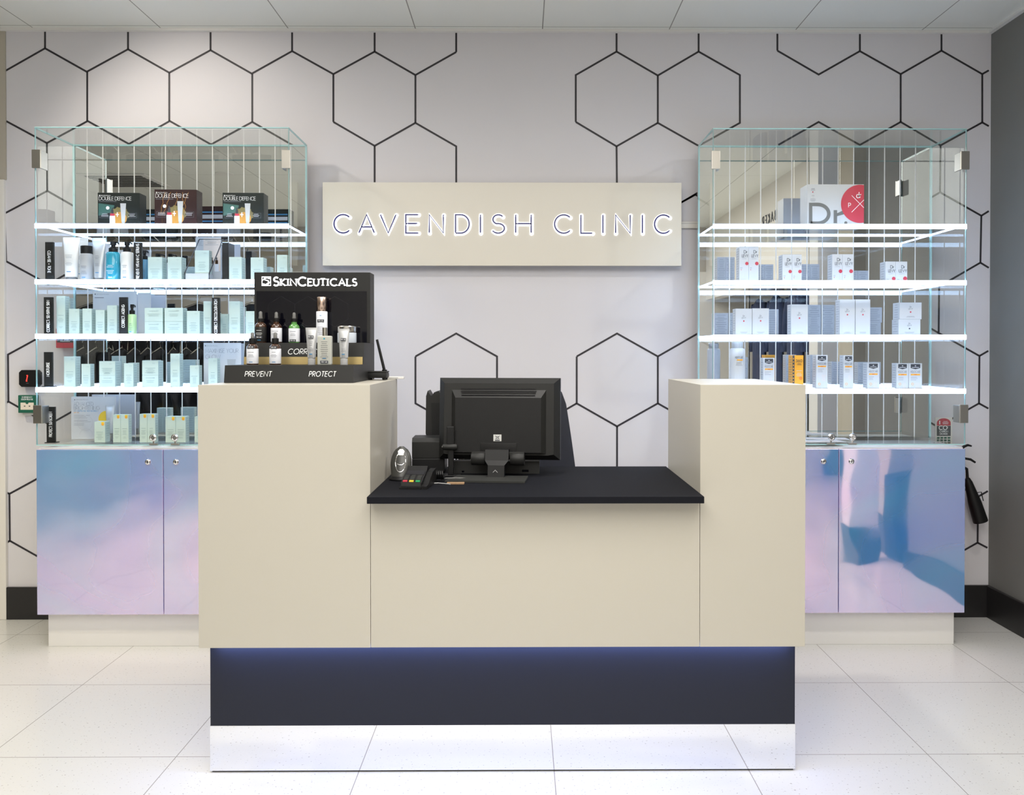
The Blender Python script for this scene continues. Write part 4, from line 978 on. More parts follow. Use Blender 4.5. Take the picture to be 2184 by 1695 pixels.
t.ribbon([(cx_ + rr_ * .7, cz_ + rr_ * .85), (cx_ - rr_ * .3, cz_ + rr_ * .8), (cx_ - rr_ * .85, cz_ + rr_ * .1)], rr_ * .13, yy, ML)
t.ribbon([(cx_ - rr_ * .7, cz_ - rr_ * .85), (cx_ + rr_ * .3, cz_ - rr_ * .8), (cx_ + rr_ * .85, cz_ - rr_ * .1)], rr_ * .13, yy, ML)
cur = dx(583.5, DD); end = dx(765, DD); capS, capL = dz(591.5, DD) - dz(609, DD), dz(594.5, DD) - dz(609, DD)
word = 'SkinCeuticals'; base = dz(609, DD)
tot = sum(G[c.upper()][0] * (capS if c.isupper() else capL) * .95 + (.010 if c == 'i' else .0062) for c in word)
k = (end - cur) / tot
for c in word:
    hh = capS if c.isupper() else capL; gw, strokes = G[c.upper()]; cur += (.0025 if c == 'i' else .0005) * k
    for st in strokes:
        st = [(cur + p[0] * hh * .95 * k, base + p[1] * hh) for p in st]; t.ribbon(st, hh * .20, yy, ML)
        for p in (st[0], st[-1]):
            if c.upper() in 'KINEUTAL' and (abs(p[1] - base) < 1e-4 or abs(p[1] - base - hh) < 1e-4):
                zz = p[1] if abs(p[1] - base) < 1e-4 else p[1] - hh * .10
                t.quad(p[0] - hh * .20, p[0] + hh * .20, zz, zz + hh * .10, yy - .0001, ML)
    cur += (gw * hh * .95 + (.0075 if c == 'i' else .0057)) * k
t.build('lit_lettering', r)
for s, pa, pb, pyb, pyt, yl, zc in (('CORRECT', 613.5, 683, 755, 744, y2 + .004, None), ('PREVENT', 521.5, 577.5, 802.5, 792, .002, None), ('PROTECT', 658.5, 715, 802.5, 792, .002, None)):
    DD = TF + yl; z0 = dz(pyb, DD); hh = dz(pyt, DD) - z0; t = MB()
    text(t, s, 0, 0, hh, 0, M_INKW, .12, .24, shear=.18, fit=dx(pb, DD) - dx(pa, DD))
    # the riser faces lean back: stand the letters on the same slope
    sl = .010 / h1 if yl < .1 else .012 / (h2 - h1); hb_ = 0 if yl < .1 else h1; y00 = 0 if yl < .1 else y2
    t.v = [(v[0] + dx(pa, DD), y00 + (v[2] + z0 - hb_) * sl - .0012, v[2] + z0) for v in t.v]
    t.build('step_lettering', r)
def sticker(t, w_, y, z_, hgt=.0085):
    t.box(-w_, w_, y - .0008, y + .004, z_ - hgt / 2, z_ + hgt / 2, M_INK); text(t, 'TRY ME', 0, z_ - hgt * .2, hgt * .4, y - .0012, M_INKW, .2, anchor='c', fit=w_ * 1.5)
def dropper(pc, D, zb, pyw, pycap, pybulb, pytop, wpx, label, glass, lab, st):
    s = D / F; x = X(pc, D); a = wpx * s / 2; hs = Z(pyw, D, pc) - zb; hc = Z(pycap, D, pc) - zb; hb = Z(pybulb, D, pc) - zb; ht = Z(pytop, D, pc) - zb
    r = root('dropper_bottle', (x, D, zb), label, 'bottle', 'dropper bottles on the counter display')
    MB().lathe([(0, 0), (a * .94, 0), (a, .002), (a, hs - .004), (a * .92, hs + .003), (a * .62, hs + .009), (a * .50, hs + .011), (a * .50, hc + .001), (0, hc + .001)], glass).build('glass_bottle', r)
    MB().lathe([(a * 1.01, .004), (a * 1.02, .0045), (a * 1.02, hs - .006), (a * 1.01, hs - .0055)], lab, n=28).build('paper_label', r)
    MB().lathe([(0, hc), (a * .60, hc), (a * .62, hc + .001), (a * .60, hb - .001), (a * .42, hb), (0, hb)], M_BLACK, n=18).build('cap', r)
    MB().lathe([(0, hb - .001), (a * .34, hb - .001), (a * .36, hb + .003), (a * .30, hb + (ht - hb) * .4), (a * .31, ht - .005), (a * .2, ht - .001), (0, ht)], M_GREY, n=16).build('rubber_bulb', r)
    t = MB(); ink = M_INKW if lab == M_DARK else M_INKG
    fine(t, -a * .6, a * .6, hs * .72, 1, .003, -a * 1.03, ink, .0013); fine(t, -a * .6, a * .6, hs * .58, 3, .0036, -a * 1.03, ink, .0008); t.quad(-a * .3, a * .3, hs * .14, hs * .14 + .002, -a * 1.03, M_INKB)
    sticker(t, a * .55, -a * 1.04, hs * st); t.build('printed_front', r)
z2, z1 = zt_ + h2, zt_ + h1
dropper(556, 3.035, z2 + .0003, 694, 686, 679, 663.5, 24, 'black-labelled dropper bottle, upper step of the counter display', M_AMBER, M_DARK, .32)
dropper(589.5, 3.035, z2 + .0003, 696, 686, 678, 665, 23, 'amber dropper bottle with white label, upper step of the counter display', M_AMBER, M_LABEL, .15)
dropper(627.5, 3.035, z2 + .0003, 697, 686, 679, 666, 23, 'green glass dropper bottle with white label, upper step of the counter display', M_GREENG, M_LABEL, .14)
dropper(538.5, 2.86, z1 + .0003, 740, 733, 721, 708.5, 24.5, 'dropper bottle with white label at the left end of the lower step', M_AMBER, M_LABEL, 1.0)
dropper(587, 2.86, z1 + .0003, 740, 733, 721, 708.5, 24, 'dropper bottle with white label, second on the lower step', M_AMBER, M_LABEL, .98)
D = 3.035; s = D / F; x = X(686.5, D); zb = z2 + .0003
r = root('lotion_bottle', (x, D, zb), 'tall white bottle with rose gold cap on the upper step of the counter display', 'bottle'); a = 11.8 * s
hb = Z(664, D, 686) - zb; ht = Z(633.5, D, 686) - zb
MB().lathe([(0, 0), (a * .96, 0), (a, .003), (a, hb - .002), (a * .94, hb), (0, hb)], M_LABEL).build('bottle_body', r)
MB().lathe([(0, hb - .0005), (a * .86, hb - .0005), (a * .86, hb + .010), (a * .90, hb + .011), (a * .90, ht - .002), (a * .84, ht), (0, ht)], M_ROSE).build('cap', r)
t = MB(); fine(t, -a * .3, a * .3, hb * .87, 1, .003, -a - .0004, M_INKB, .002); fine(t, -a * .6, a * .6, hb * .5, 5, .006, -a - .0004, M_INKG, .001); sticker(t, a * .58, -a - .0005, hb * .70, .009); t.build('printed_front', r)
D = 3.035; r = root('cream_jar', (X(740, D), D, zb), 'frosted cream jar with silver lid at the right of the upper step', 'jar'); a = 20.5 * s
hb = Z(708.5, D, 740) - zb; ht = Z(695.2, D, 740) - zb
MB().lathe([(0, 0), (a * .94, 0), (a * .98, .003), (a * .98, hb - .003), (a * .9, hb), (0, hb)], M_FROST).build('jar_body', r)
MB().lathe([(0, hb - .001), (a * .97, hb - .001), (a, hb + .001), (a, ht - .003), (a * .93, ht), (0, ht)], M_SILVER).build('lid', r)
zb = z1 + .0003; D = 2.86
tube_thing(664.5, 25.5, 17.5, 698.5, D, zb, 13, 'grey sunscreen tube standing on its cap, left one on the lower step', M_SILVERP, M_GREYL, 'testers on the lower step', .70)
tube_thing(733.5, 24, 17.5, 701, D, zb, 13, 'grey sunscreen tube with yellow mark, right one on the lower step', M_SILVERP, M_GREYL, 'testers on the lower step', .64)
D = 2.835; s = D / F; r = root('flat_bottle', (X(693, D), D, zb), 'flat grey sunscreen bottle between the two tubes on the lower step', 'bottle')
a = 15 * s; hb = Z(716, D, 693) - zb; ht = Z(698.5, D, 693) - zb
t = MB(); t.box(-a, a, -.011, .011, 0, hb, mat('matte_grey_bottle', (.47, .48, .44), .4), .004); t.build('bottle_body', r)
t = MB(); t.lathe([(0, hb - .001), (a * .34, hb - .001), (a * .36, hb + .002), (a * .36, ht - .001), (a * .3, ht), (0, ht)], M_STEEL); t.build('cap', r)
t = MB(); y_ = -.0114; t.disc(0, hb * .9, .0028, y_, M_TEAL, 12); fine(t, -a * .6, a * .6, hb * .8, 10, .0062, y_, M_INK, .0012); t.quad(-a * .25, a * .25, hb * .22, hb * .24, y_, M_INKB); sticker(t, a * .55, y_ - .0004, hb * .10, .009); t.build('printed_front', r)

# router, card reader stick behind the display
D = 3.06; r = root('network_router', (X(803, D, 800), D, zt_), 'black network router with an upright antenna behind the counter display', 'router')
ox, oy, oz = r.location; s = D / F
t = MB(); t.box(-.036, .040, -.035, .035, .007, .026, M_BLACK, .005); t.box(-.034, .040, -.036, .036, .026, .031, M_DARK, .002)
for a_ in (-.025, .03):
    t.lathe([(0, 0), (.006, 0), (.007, .008), (0, .008)], M_BLACK, cx=a_, cy=-.02, n=12); t.lathe([(0, 0), (.006, 0), (.007, .008), (0, .008)], M_BLACK, cx=a_, cy=.02, n=12)
t.build('router_body', r)
t = MB(); t.tube([(.030, -.01, .030), (.028, -.01, .040), (X(805, D, 724) - ox, -.01, Z(724, D, 803) - oz)], [.0055, .0052, .0045], M_BLACK, 10); t.lathe([(0, .028), (.009, .028), (.009, .036), (0, .036)], M_BLACK, cx=.030, cy=-.01, n=14)
t.build('antenna', r)
t = MB(); t.box(X(812, 3.1, 800), X(858, 3.1, 800), 3.135, 3.165, zt_ + .0, zt_ + .009, M_CREAMP, .002); t.box(X(822, 3.1, 800), X(846, 3.1, 800), 3.1345, 3.1355, zt_ + .003, zt_ + .006, M_GREYL)
o = t.build('plastic_stick'); tag(o, 'slim white plastic stick lying beside the black router at the back desk edge', 'stick')

# ------------------------------------------------------------------ till on the worktop
CZ = ctz + .0004
D = 2.98; sc = D / F; Tx = X(1058.5, D, 900)
r = root('till_monitor', (Tx, 2.90, CZ), 'black till monitor seen from behind on a flat foot on the worktop', 'monitor', None, -0.10)
wz0, wz1 = Z(981, D) - CZ, Z(806, D) - CZ; mw = 131 * sc; zc = (wz0 + wz1) / 2; mh = (wz1 - wz0) / 2
tilt = 0.07
TM = Matrix.Translation((0, .105, zc)) @ Matrix.Rotation(-tilt, 4, 'X')
def frame_(w_, h_, y, dzc=0.0): return [TM @ Vector(p) for p in ((-w_, y, -h_ + dzc), (w_, y, -h_ + dzc), (w_, y, h_ + dzc), (-w_, y, h_ + dzc))]
t = MB()
def rects(t, seq, m):
    for q, (w_, h_, y, c_) in enumerate(seq[:-1]):
        A = frame_(w_, h_, y, c_); B_ = frame_(*seq[q + 1][:3], seq[q + 1][3])
        t.add(A + B_, [(i, i + 4, (i + 1) % 4 + 4, (i + 1) % 4) for i in range(4)], m)
rects(t, [(mw * .97, mh * .97, .030, 0), (mw, mh, .026, 0), (mw, mh, .004, 0), (mw * .995, mh * .99, .001, 0), (mw * .905, mh * .865, -.024, 0), (mw * .90, mh * .86, -.025, 0), (mw * .80, mh * .80, -.0252, -.012)], M_DARK)
rects(t, [(mw * .775, mh * .77, -.0250, -.010), (mw * .70, mh * .66, -.046, -.022)], M_DARK)
t.add(frame_(mw * .70, mh * .66, -.046, -.022), [(0, 1, 2, 3)], M_BLACK)
t.add(frame_(mw * .80, mh * .80, -.0252, -.012), [(0, 1, 2, 3)], M_DARK)
t.add(frame_(mw * .96, mh * .96, .0302), [(3, 2, 1, 0)], M_GLOSSBLACK)
t.build('monitor_casing', r)
t = MB()
for k in range(3):
    P = [TM @ Vector(p) for p in ((-mw * .62 + k * .002, -.031 - k * .0052, mh * (.715 - k * .075)), (mw * .62 - k * .002, -.031 - k * .0052, mh * (.715 - k * .075)))]
    t.box(P[0].x, P[1].x, P[0].y - .0015, P[0].y + .002, P[0].z - .0013, P[0].z + .0013, M_GLOSSBLACK)
t.build('vent_slots', r)
t = MB(); st = lambda px, py: ((px - 1063) * sc, Z(py, D) - CZ)
a, b = st(1054, 941), st(1071, 927); yq = TM @ Vector((0, -.0465, 0))
P = [TM @ Vector((x_, -.0466, z_ - zc)) for x_, z_ in ((a[0], a[1]), (b[0], a[1]), (b[0], b[1]), (a[0], b[1]))]
t.add(P, [(0, 1, 2, 3)], mat('sticker_white', (.62, .62, .60), .5))
t2 = MB(); cx_ = (a[0] + b[0]) / 2; cz_ = (a[1] + b[1]) / 2 - zc; q = (b[0] - a[0]) / 2
t2.ribbon([(cx_ - q * .6, cz_ + q * .55), (cx_ + q * .55, cz_ - q * .35)], q * .09, -.0469, M_INK); t2.ribbon([(cx_ + q * .6, cz_ + q * .55), (cx_ - q * .55, cz_ - q * .35)], q * .09, -.0469, M_INK)
t2.ribbon([(cx_ - q * .4, cz_ + q * .35), (cx_ + q * .35, cz_ + q * .35), (cx_ + q * .25, cz_ - q * .3), (cx_ - q * .25, cz_ - q * .3)], q * .09, -.0469, M_INK, closed=True)
t2.quad(cx_ - q * .6, cx_ + q * .6, cz_ - q * .75, cz_ - q * .5, -.0469, M_INK)
t2.v = [tuple(TM @ Vector(v)) for v in t2.v]; o_ = len(t.v); t.v += t2.v; mi_ = t.mi(M_INK)
for f in t2.f: t.f.append([i + o_ for i in f]); t.m.append(mi_); t.s.append(False)
t.build('crossed_bin_sticker', r)
# stand: hinge barrel with notch, neck, foot
t = MB(); T = Matrix.Translation((.004, .040, Z(978, 2.94) - CZ)) @ Matrix.Rotation(PI / 2, 4, 'Y')
for x0_, x1_ in ((-.088, -.040), (.046, .094)):
    t.lathe([(0, x0_), (.021, x0_), (.0225, x0_ + .002), (.0225, x1_ - .002), (.021, x1_), (0, x1_)], M_DARK, T=Matrix.Translation((0, .040, Z(978, 2.94) - CZ)) @ Matrix.Rotation(PI / 2, 4, 'Y'), n=24)
t.box(-.088, .094, .036, .055, Z(975, 2.94) - CZ, Z(963, 2.94) - CZ, M_DARK, .003)
t.box(-.060, .066, .050, .070, Z(975, 2.94) - CZ, Z(945, 2.94) - CZ, M_BLACK, .002)
t.build('hinge_barrel', r)
t = MB(); t.loft([[(-.026, -.012, .004), (.030, -.012, .004), (.030, .012, .004), (-.026, .012, .004)], [(-.026, -.004, .045), (.030, -.004, .045), (.030, .020, .045), (-.026, .020, .045)], [(-.038, .010, .060), (.042, .010, .060), (.042, .05, .060), (-.038, .05, .060)], [(-.038, .020, .095), (.042, .020, .095), (.042, .055, .095), (-.038, .055, .095)]], M_BLACK, smooth=False)
t.ribbon([(.0 - .008, .022), (.0, .030), (.008, .022)], .0018, -.0105, M_GREYL); t.build('neck', r)
t = MB(); t.prism([(-.155, 0), (.108, 0), (.108, .006), (-.155, .006)], -.10, .03, M_FOOT)
t.v = [(v[0] + (.022 if v[1] > 0 and v[0] < 0 else 0), v[1], v[2] + .0006) for v in t.v]
t.build('foot_plate', r)
# thin loyalty cards stack tucked under foot: small brown edge
t = MB(); t.box(X(953, 2.78, 1033), X(990, 2.78, 1033), 2.775, 2.80, CZ, CZ + .004, mat('brown_card', (.35, .22, .12), .7, noise=.5, nscale=400))
tag(t.build('brown_card_strip'), 'thin brown card strip lying in front of the monitor foot', 'card')

# keyboard behind the foot
D = 3.06; a, b = X(968, D, 1000), X(1150, D, 1000)
r = root('till_keyboard', ((a + b) / 2, 3.02, CZ), 'black till keyboard with pale keys standing behind the monitor foot', 'keyboard', None, -.03)
h = (b - a) / 2; t = MB(); t.prismx([(0, 0), (.17, 0), (.17, .016), (.02, .046), (.004, .043)], -h, h, M_DARK)
t.box(-h * .8, -h * .74, -.0006, .002, .004, .010, M_GLOSSBLACK); t.box(h * .6, h * .75, -.0006, .002, .006, .014, M_GLOSSBLACK); t.build('keyboard_body', r)
for row in range(5):
    for c in range(12):
        xx = -h + .014 + c * (2 * h - .028) / 12; yy = .034 + row * .026; zz = .046 - (yy - .02) * .2
        t = MB(); t.box(xx, xx + .0195, yy, yy + .021, zz - .004, zz + .008, M_GREYL if (row + c) % 3 else M_CREAMP, .0015); t.build('key', r)

# receipt printer, customer display on its pole, magnetic reader
D = 3.035; a, b = X(879, D, 960), X(939, D, 960)
r = root('receipt_printer', ((a + b) / 2 + .008, 3.03, CZ), 'black receipt printer standing left of the till monitor', 'printer', None, .02)
h = (b - a) / 2 + .008; zt3 = Z(934, D) - CZ; zm3 = Z(977, D) - CZ
t = MB(); t.box(-h - .0, h, 0, .15, .004, zm3, M_BLACK, .003); t.box(-h, h, 0, .14, zm3, zt3 - .012, M_GREY if False else M_DARK, .002)
t.prismx([(0.002, zt3 - .012), (.138, zt3 - .012), (.12, zt3), (.012, zt3)], -h, h, M_DARK)
t.box(h * .92, h * .98, -.002, 0, zm3 + .008, zm3 + .022, M_GREYL, .0005); t.build('printer_body', r)
for sx in (-1, 1): MB().box(sx * h * .8 - .006, sx * h * .8 + .006, .01, .13, 0, .0045, M_BLACK).build('foot', r)
D = 3.19; x_ = X(928, D, 880); z0_ = Z(941, D) - CZ; z1_ = Z(833, D) - CZ
r = root('customer_display', (x_, 3.185, CZ), 'dark side display screen on a stand left of the till monitor', 'display', None, 0)
k = D / F; t = MB()
prof = [((908 - 928) * k, z0_ + .03), ((909 - 928) * k, z1_ - .02), ((912.5 - 928) * k, z1_), ((920 - 928) * k, z1_ - .022), ((926 - 928) * k, z1_ - .006), ((936 - 928) * k, z1_ - .001), ((948 - 928) * k, z1_ - .03), ((948 - 928) * k, z0_), ((913 - 928) * k, z0_)]
prof = prof[::-1]
t.prism(prof, .0, .10, M_DARK)
t.add([((919.5 - 928) * k, -.0005, z1_ - .045), ((946 - 928) * k, -.0005, z1_ - .045), ((946 - 928) * k, -.0005, z0_ + .004), ((922 - 928) * k, -.0005, z0_ + .004)], [(0, 1, 2, 3)][::1], M_BLACK)
t.build('display_body', r)
t = MB(); t.box((915 - 928) * k, (945 - 928) * k, -.032, .012, z0_ - .010, z0_ + .001, M_BLACK, .002); t.box((915 - 928) * k, (945 - 928) * k, -.032, -.012, .0, z0_ - .010, M_BLACK, .002); t.build('stand', r)
D = 2.95; x_ = X(960, D, 950); k = D / F
r = root('card_swipe_reader', (x_, D, CZ), 'black swipe reader with rounded barrel in front of the monitor left edge', 'reader')
zz = Z(953, D) - CZ; t = MB()
t.lathe([(0, -.024), (.008, -.024), (.0105, -.020), (.0115, .020), (.009, .026), (0, .026)], M_DARK, T=Matrix.Translation((-.002, 0, zz)) @ Matrix.Rotation(PI / 2, 4, 'Y'))
t.lathe([(0, -.0255), (.0045, -.0255), (.005, -.0238), (0, -.0238)], M_CHROME, T=Matrix.Translation((-.002, 0, zz)) @ Matrix.Rotation(PI / 2, 4, 'Y')); t.build('barrel', r)
MB().box(-.012, .014, -.004, .010, zz + .008, Z(909, D) - CZ, M_BLACK, .003).build('upright', r)
t = MB(); t.box(-.008, .012, .0, .018, .004, zz - .006, M_BLACK, .003); t.box(-.03, .035, -.01, .04, 0, .005, M_BLACK, .002); t.build('base', r)

# barcode scanner, card terminal, cables
D = 2.86; x_ = X(852.5, D, 990); k = D / F; hs = Z(956.5, D) - CZ; r = root('barcode_scanner', (x_, D + .012, CZ), 'oval grey barcode scanner propped against the left pedestal', 'scanner')
rings = []
for q in range(11):
    u = q / 10; zz = .004 + hs * u * .985; wq = .0355 * math.sqrt(max(0.0, 1 - max(0, (u - .45) / .56) ** 2)) * (0.86 + .14 * min(1, u / .4)); rings.append(ell(max(wq, .003), max(.022 * (1 - .75 * u ** 2.0), .004), zz, 22, 0, .01 + .028 * u))
MB().loft(rings, mat('scanner_grey', (.05, .05, .046), .3)).build('scanner_body', r)
t = MB()
def onface(u, dx_): return (dx_, .01 + .028 * u - .022 * (1 - .75 * u ** 2) * math.sqrt(max(0, 1 - (dx_ / .034) ** 2)) - .0012, .004 + hs * u * .985)
P = [onface(.52 + .30 * math.sin(2 * PI * i / 24), .017 * math.cos(2 * PI * i / 24)) for i in range(24)]; t.tube(P + [P[0]], .0011, M_CHROME, 6)
t.add([onface(u, d_) for u, d_ in ((.74, -.008), (.74, .008), (.86, .011), (.92, .005), (.92, -.005), (.86, -.011))], [(0, 1, 2, 3, 4, 5)], M_SILVER)
t.tube([onface(.47, -.010), onface(.44, -.004), onface(.44, .006), onface(.49, .012)], .0013, M_CHROME, 6); t.build('front_trim', r)
MB().lathe([(0, 0), (.036, 0), (.037, .004), (.030, .012), (0, .012)], M_BLACK, cy=.008).build('base', r)
D = 2.70; x_ = X(879, D, 1030); k = D / F
r = root('card_terminal', (x_, D - .02, CZ), 'black card payment terminal with red, yellow and green keys at the front of the worktop', 'card terminal', None, -.10)
t = MB(); t.prismx([(0, .006), (.002, .020), (.085, .048), (.10, .062), (.118, .060), (.13, .006)], -.040, .036, M_BLACK)
t.add([(-.037, .0010, .0218 - .0005), (.033, .0010, .0218 - .0005), (.033, .0005, .010), (-.037, .0005, .010)], [(0, 1, 2, 3)], M_FOOT)
t.build('terminal_body', r)
slope = (.048 - .020) / .083
def onkey(x0_, x1_, y0_, y1_, m, lift=.0012):
    return [(x0_, y0_, .020 + (y0_ - .002) * slope + lift), (x1_, y0_, .020 + (y0_ - .002) * slope + lift), (x1_, y1_, .020 + (y1_ - .002) * slope + lift), (x0_, y1_, .020 + (y1_ - .002) * slope + lift)]
def keyb(x0_, x1_, y0_, y1_, m, name, lab=None):
    A = onkey(x0_, x1_, y0_, y1_, m, .003); Bq = onkey(x0_, x1_, y0_, y1_, m, -.001)
    o = MB().add(A + Bq, [(0, 1, 2, 3), (0, 4, 5, 1), (1, 5, 6, 2), (2, 6, 7, 3), (3, 7, 4, 0)], m).build(name, r)
    if lab: o['label'] = lab
for i, (m, la) in enumerate(((M_RED, 'red key'), (M_YELLOW, 'yellow key'), (M_GREENK if False else mat('green_key', (.02, .35, .12), .4), 'green key'))):
    keyb(-.034 + i * .0235, -.034 + i * .0235 + .016, .008, .014, m, 'key', la)
for row in range(4):
    for c in range(3): keyb(-.034 + c * .0235, -.018 + c * .0235, .019 + row * .0085, .0245 + row * .0085, M_FOOT, 'key')
t = MB(); t.add(onkey(-.036, .032, .056, .084, M_GLOSSBLACK, .0012), [(0, 1, 2, 3)], M_GLOSSBLACK); t.build('screen', r)
t = MB(); t.prismx([(-.004, 0), (-.004, .010), (.02, .014), (.09, .045), (.14, .050), (.15, 0)], .037, .058, M_BLACK); t.prismx([(-.005, 0), (.14, 0), (.14, .0055), (-.005, .0055)], -.044, .036, M_BLACK); t.build('cradle', r)
r.scale = (.86, 1, .95)
t = MB()
c0 = Vector((X(931, 2.84, 1010), 2.84, CZ + .0215)); pts = []
for i in range(90):
    a_ = i * 2 * PI / 15; pts.append(c0 + Vector((.020 * (i / 90 - .5) * 2 + .004, .0, 0)) + Vector((0, .012 * math.cos(a_), .012 * math.sin(a_) + .0)))
t.tube(pts, .0035, M_BLACK, 6)
t.tube([c0 + Vector((-.02, 0, -.005)), c0 + Vector((-.035, -.02, -.006)), c0 + Vector((-.05, -.03, -.010))], .0035, M_BLACK, 6)
tag(t.build('coiled_cord'), 'coiled black cord between the card terminal and the monitor foot', 'cable')
t = MB(); t.tube([(c0.x + .014, 2.85, CZ + .004), (c0.x + .03, 2.84, CZ + .010), (c0.x + .06, 2.86, CZ + .008), (c0.x + .10, 2.88, CZ + .004), (c0.x + .14, 2.93, CZ + .004)], .0022, M_GREY, 6)
tag(t.build('grey_cable'), 'smooth grey cable running behind the monitor foot', 'cable')
t = MB(); yb = 2.73; t.tube([(X(893, yb), yb - .01, CZ + .0022), (X(905, yb), yb, CZ + .0022), (X(914, yb), yb + .05, CZ + .0022), (X(930, yb), yb + .06, CZ + .0022), (X(958, yb), yb + .035, CZ + .0022)], .0018, M_GREYL, 6)
tag(t.build('thin_cable'), 'thin pale grey cable lying on the worktop in front of the coiled cord', 'cable')

# ------------------------------------------------------------------ office chair behind the desk
cxx = X(1135, 3.5, 950)
r = root('office_chair', (cxx, 3.62, 0), 'black office chair behind the desk, its backrest just beside the till monitor', 'chair')
t = MB(); rings = []
zb0, ztp = .60, Z(812, 3.5)
for q in range(13):
    u = q / 12; zz = zb0 + (ztp - zb0) * u; wq = .20 - .075 * u ** 1.3 - (.05 * max(0, (u - .85) / .15) ** 2)
    yy = -.12 - .02 * math.sin(u * PI)
    rings.append([(wq * math.cos(2 * PI * i / 24), yy + .016 * math.sin(2 * PI * i / 24) + .06 * (math.cos(2 * PI * i / 24)) ** 2, zz) for i in range(24)])
t.loft(rings, M_CLOTH); t.build('backrest', r)
t = MB(); t.loft([ell(.17, .17, .44, 28), ell(.23, .22, .455, 28), ell(.24, .23, .49, 28), ell(.20, .19, .515, 28)], M_CLOTH); t.build('seat', r)
t = MB(); t.box(-.03, .03, -.155, -.135, .42, .70, M_BLACK, .004); t.box(-.03, .03, -.15, .0, .415, .435, M_BLACK, .003); t.build('back_support', r)
MB().lathe([(0, .09), (.028, .09), (.028, .30), (.018, .30), (.018, .44), (0, .44)], M_BLACK).build('gas_post', r)
for k in range(5):
    a_ = k * 2 * PI / 5 + .3; c_, s_ = math.cos(a_), math.sin(a_)
    t = MB(); t.tube([(0, 0, .10), (.14 * c_, .14 * s_, .09), (.27 * c_, .27 * s_, .065)], [.02, .017, .012], M_BLACK, 8); lg = t.build('base_leg', r)
    t = MB(); T = Matrix.Translation((.27 * c_, .27 * s_, .028)) @ Matrix.Rotation(a_ + PI / 2, 4, 'Z') @ Matrix.Rotation(PI / 2, 4, 'Y')
    t.lathe([(0, -.012), (.026, -.012), (.028, 0), (.026, .012), (0, .012)], M_BLACK, T=T, n=18); t.build('castor', lg)

# ------------------------------------------------------------------ small wall fixtures
t = MB(); a, b = at(40.5, 825, WD - .04), at(80, 789, WD - .04); c = .012; hw, hh = (b.x - a.x) / 2, (b.z - a.z) / 2
t.prism([(-hw + c, -hh), (hw - c, -hh), (hw, -hh + c), (hw, hh - c), (hw - c, hh), (-hw + c, hh), (-hw, hh - c), (-hw, -hh + c)], 0, .0395, M_BLACK)
t.ribbon([(-.008, .014), (-.003, .014), (-.006, .001)], .004, -.0005, M_REDLED); t.ribbon([(-.006, -.001), (-.009, -.012), (-.005, -.013)], .004, -.0005, M_REDLED)
fine(t, -.014, .006, -.022, 1, .004, -.0005, M_INKG, .0014)
tag(t.build('entry_keypad', None, ((a.x + b.x) / 2, WD - .04, (a.z + b.z) / 2)), 'small black box with red digit on the wall left of the glass cabinet', 'keypad')
a, b = at(38.5, 880.5, WD - .045), at(77.5, 842.5, WD - .045); hw, hh = (b.x - a.x) / 2, (b.z - a.z) / 2
r = root('door_release', ((a.x + b.x) / 2, WD - .045, (a.z + b.z) / 2 - hh), 'green EMERGENCY DOOR RELEASE box on the wall below the black box', 'door release')
MB().box(-hw, hw, 0, .022, 0, 2 * hh, M_GREEN, .003).build('front_plate', r)
MB().box(-hw * .82, hw * .85, .022, .0445, -.012, 2 * hh * .95, M_WHITE, .002).build('back_box', r)
t = MB(); text(t, 'EMERGENCY', 0, hh * 1.70, .0062, -.0005, M_INKW, .2, anchor='c'); text(t, 'DOOR RELEASE', 0, hh * 1.46, .0062, -.0005, M_INKW, .2, anchor='c', fit=hw * 1.25); t.build('lettering', r)
t = MB(); t.box(-hw * .72, hw * .72, -.001, .001, hh * .36, hh * 1.16, M_BEIGE, .0008); t.quad(-hw * .35, -hw * .18, hh * .72, hh * .82, -.0013, M_INK); t.quad(hw * .18, hw * .35, hh * .72, hh * .82, -.0013, M_INK); t.disc(0, hh * 1.16, hw * .16, -.0014, M_GREEN, 16, PI, 2 * PI); t.build('push_insert', r)
a, b = at(119, 742, WD - .045), at(159, 700, WD - .045); hw, hh = (b.x - a.x) / 2, (b.z - a.z) / 2
r = root('alarm_call_point', ((a.x + b.x) / 2, WD - .045, a.z), 'red alarm call point on the wall, seen through the left glass cabinet', 'alarm')
MB().box(-hw, hw, 0, .044, 0, 2 * hh, M_RED, .004).build('housing', r)
t = MB(); t.quad(-hw * .85, hw * .85, hh * .55, hh * 1.8, -.0006, M_INK); fine(t, -hw * .6, hw * .6, hh * 1.1, 3, .009, -.001, M_INKW, .002); t.build('front_label', r)
# extinguisher with its sign, tucked behind the right cabinet
a, b = at(1994.5, 948, WD - .004), at(2031, 890, WD - .004); hw, hh = (b.x - a.x) / 2, (b.z - a.z) / 2
t = MB(); t.box(-hw, hw, 0, .0035, 0, 2 * hh, M_CREAMP); e = -.0004; H2 = 2 * hh
pts = [(-hw * .82, H2 * .70)] + [(hw * .82, H2 * .70)] + [(hw * .82 * math.cos(q), H2 * .80 + H2 * .17 * math.sin(q)) for q in [i * PI / 12 for i in range(13)]]
t.add([(p[0], e, p[1]) for p in pts], [list(range(len(pts)))], M_RED)
t.quad(-hw * .82, hw * .82, H2 * .32, H2 * .69, e, M_INK); text(t, 'CO', -hw * .08, H2 * .55, .019, e - .0003, M_INKW, .22, anchor='c'); text(t, '2', hw * .38, H2 * .60, .008, e - .0003, M_INKW, .2)
text(t, 'CARBON', 0, H2 * .46, .0075, e - .0003, M_INKW, .2, anchor='c'); text(t, 'DIOXIDE', 0, H2 * .37, .0075, e - .0003, M_INKW, .2, anchor='c')
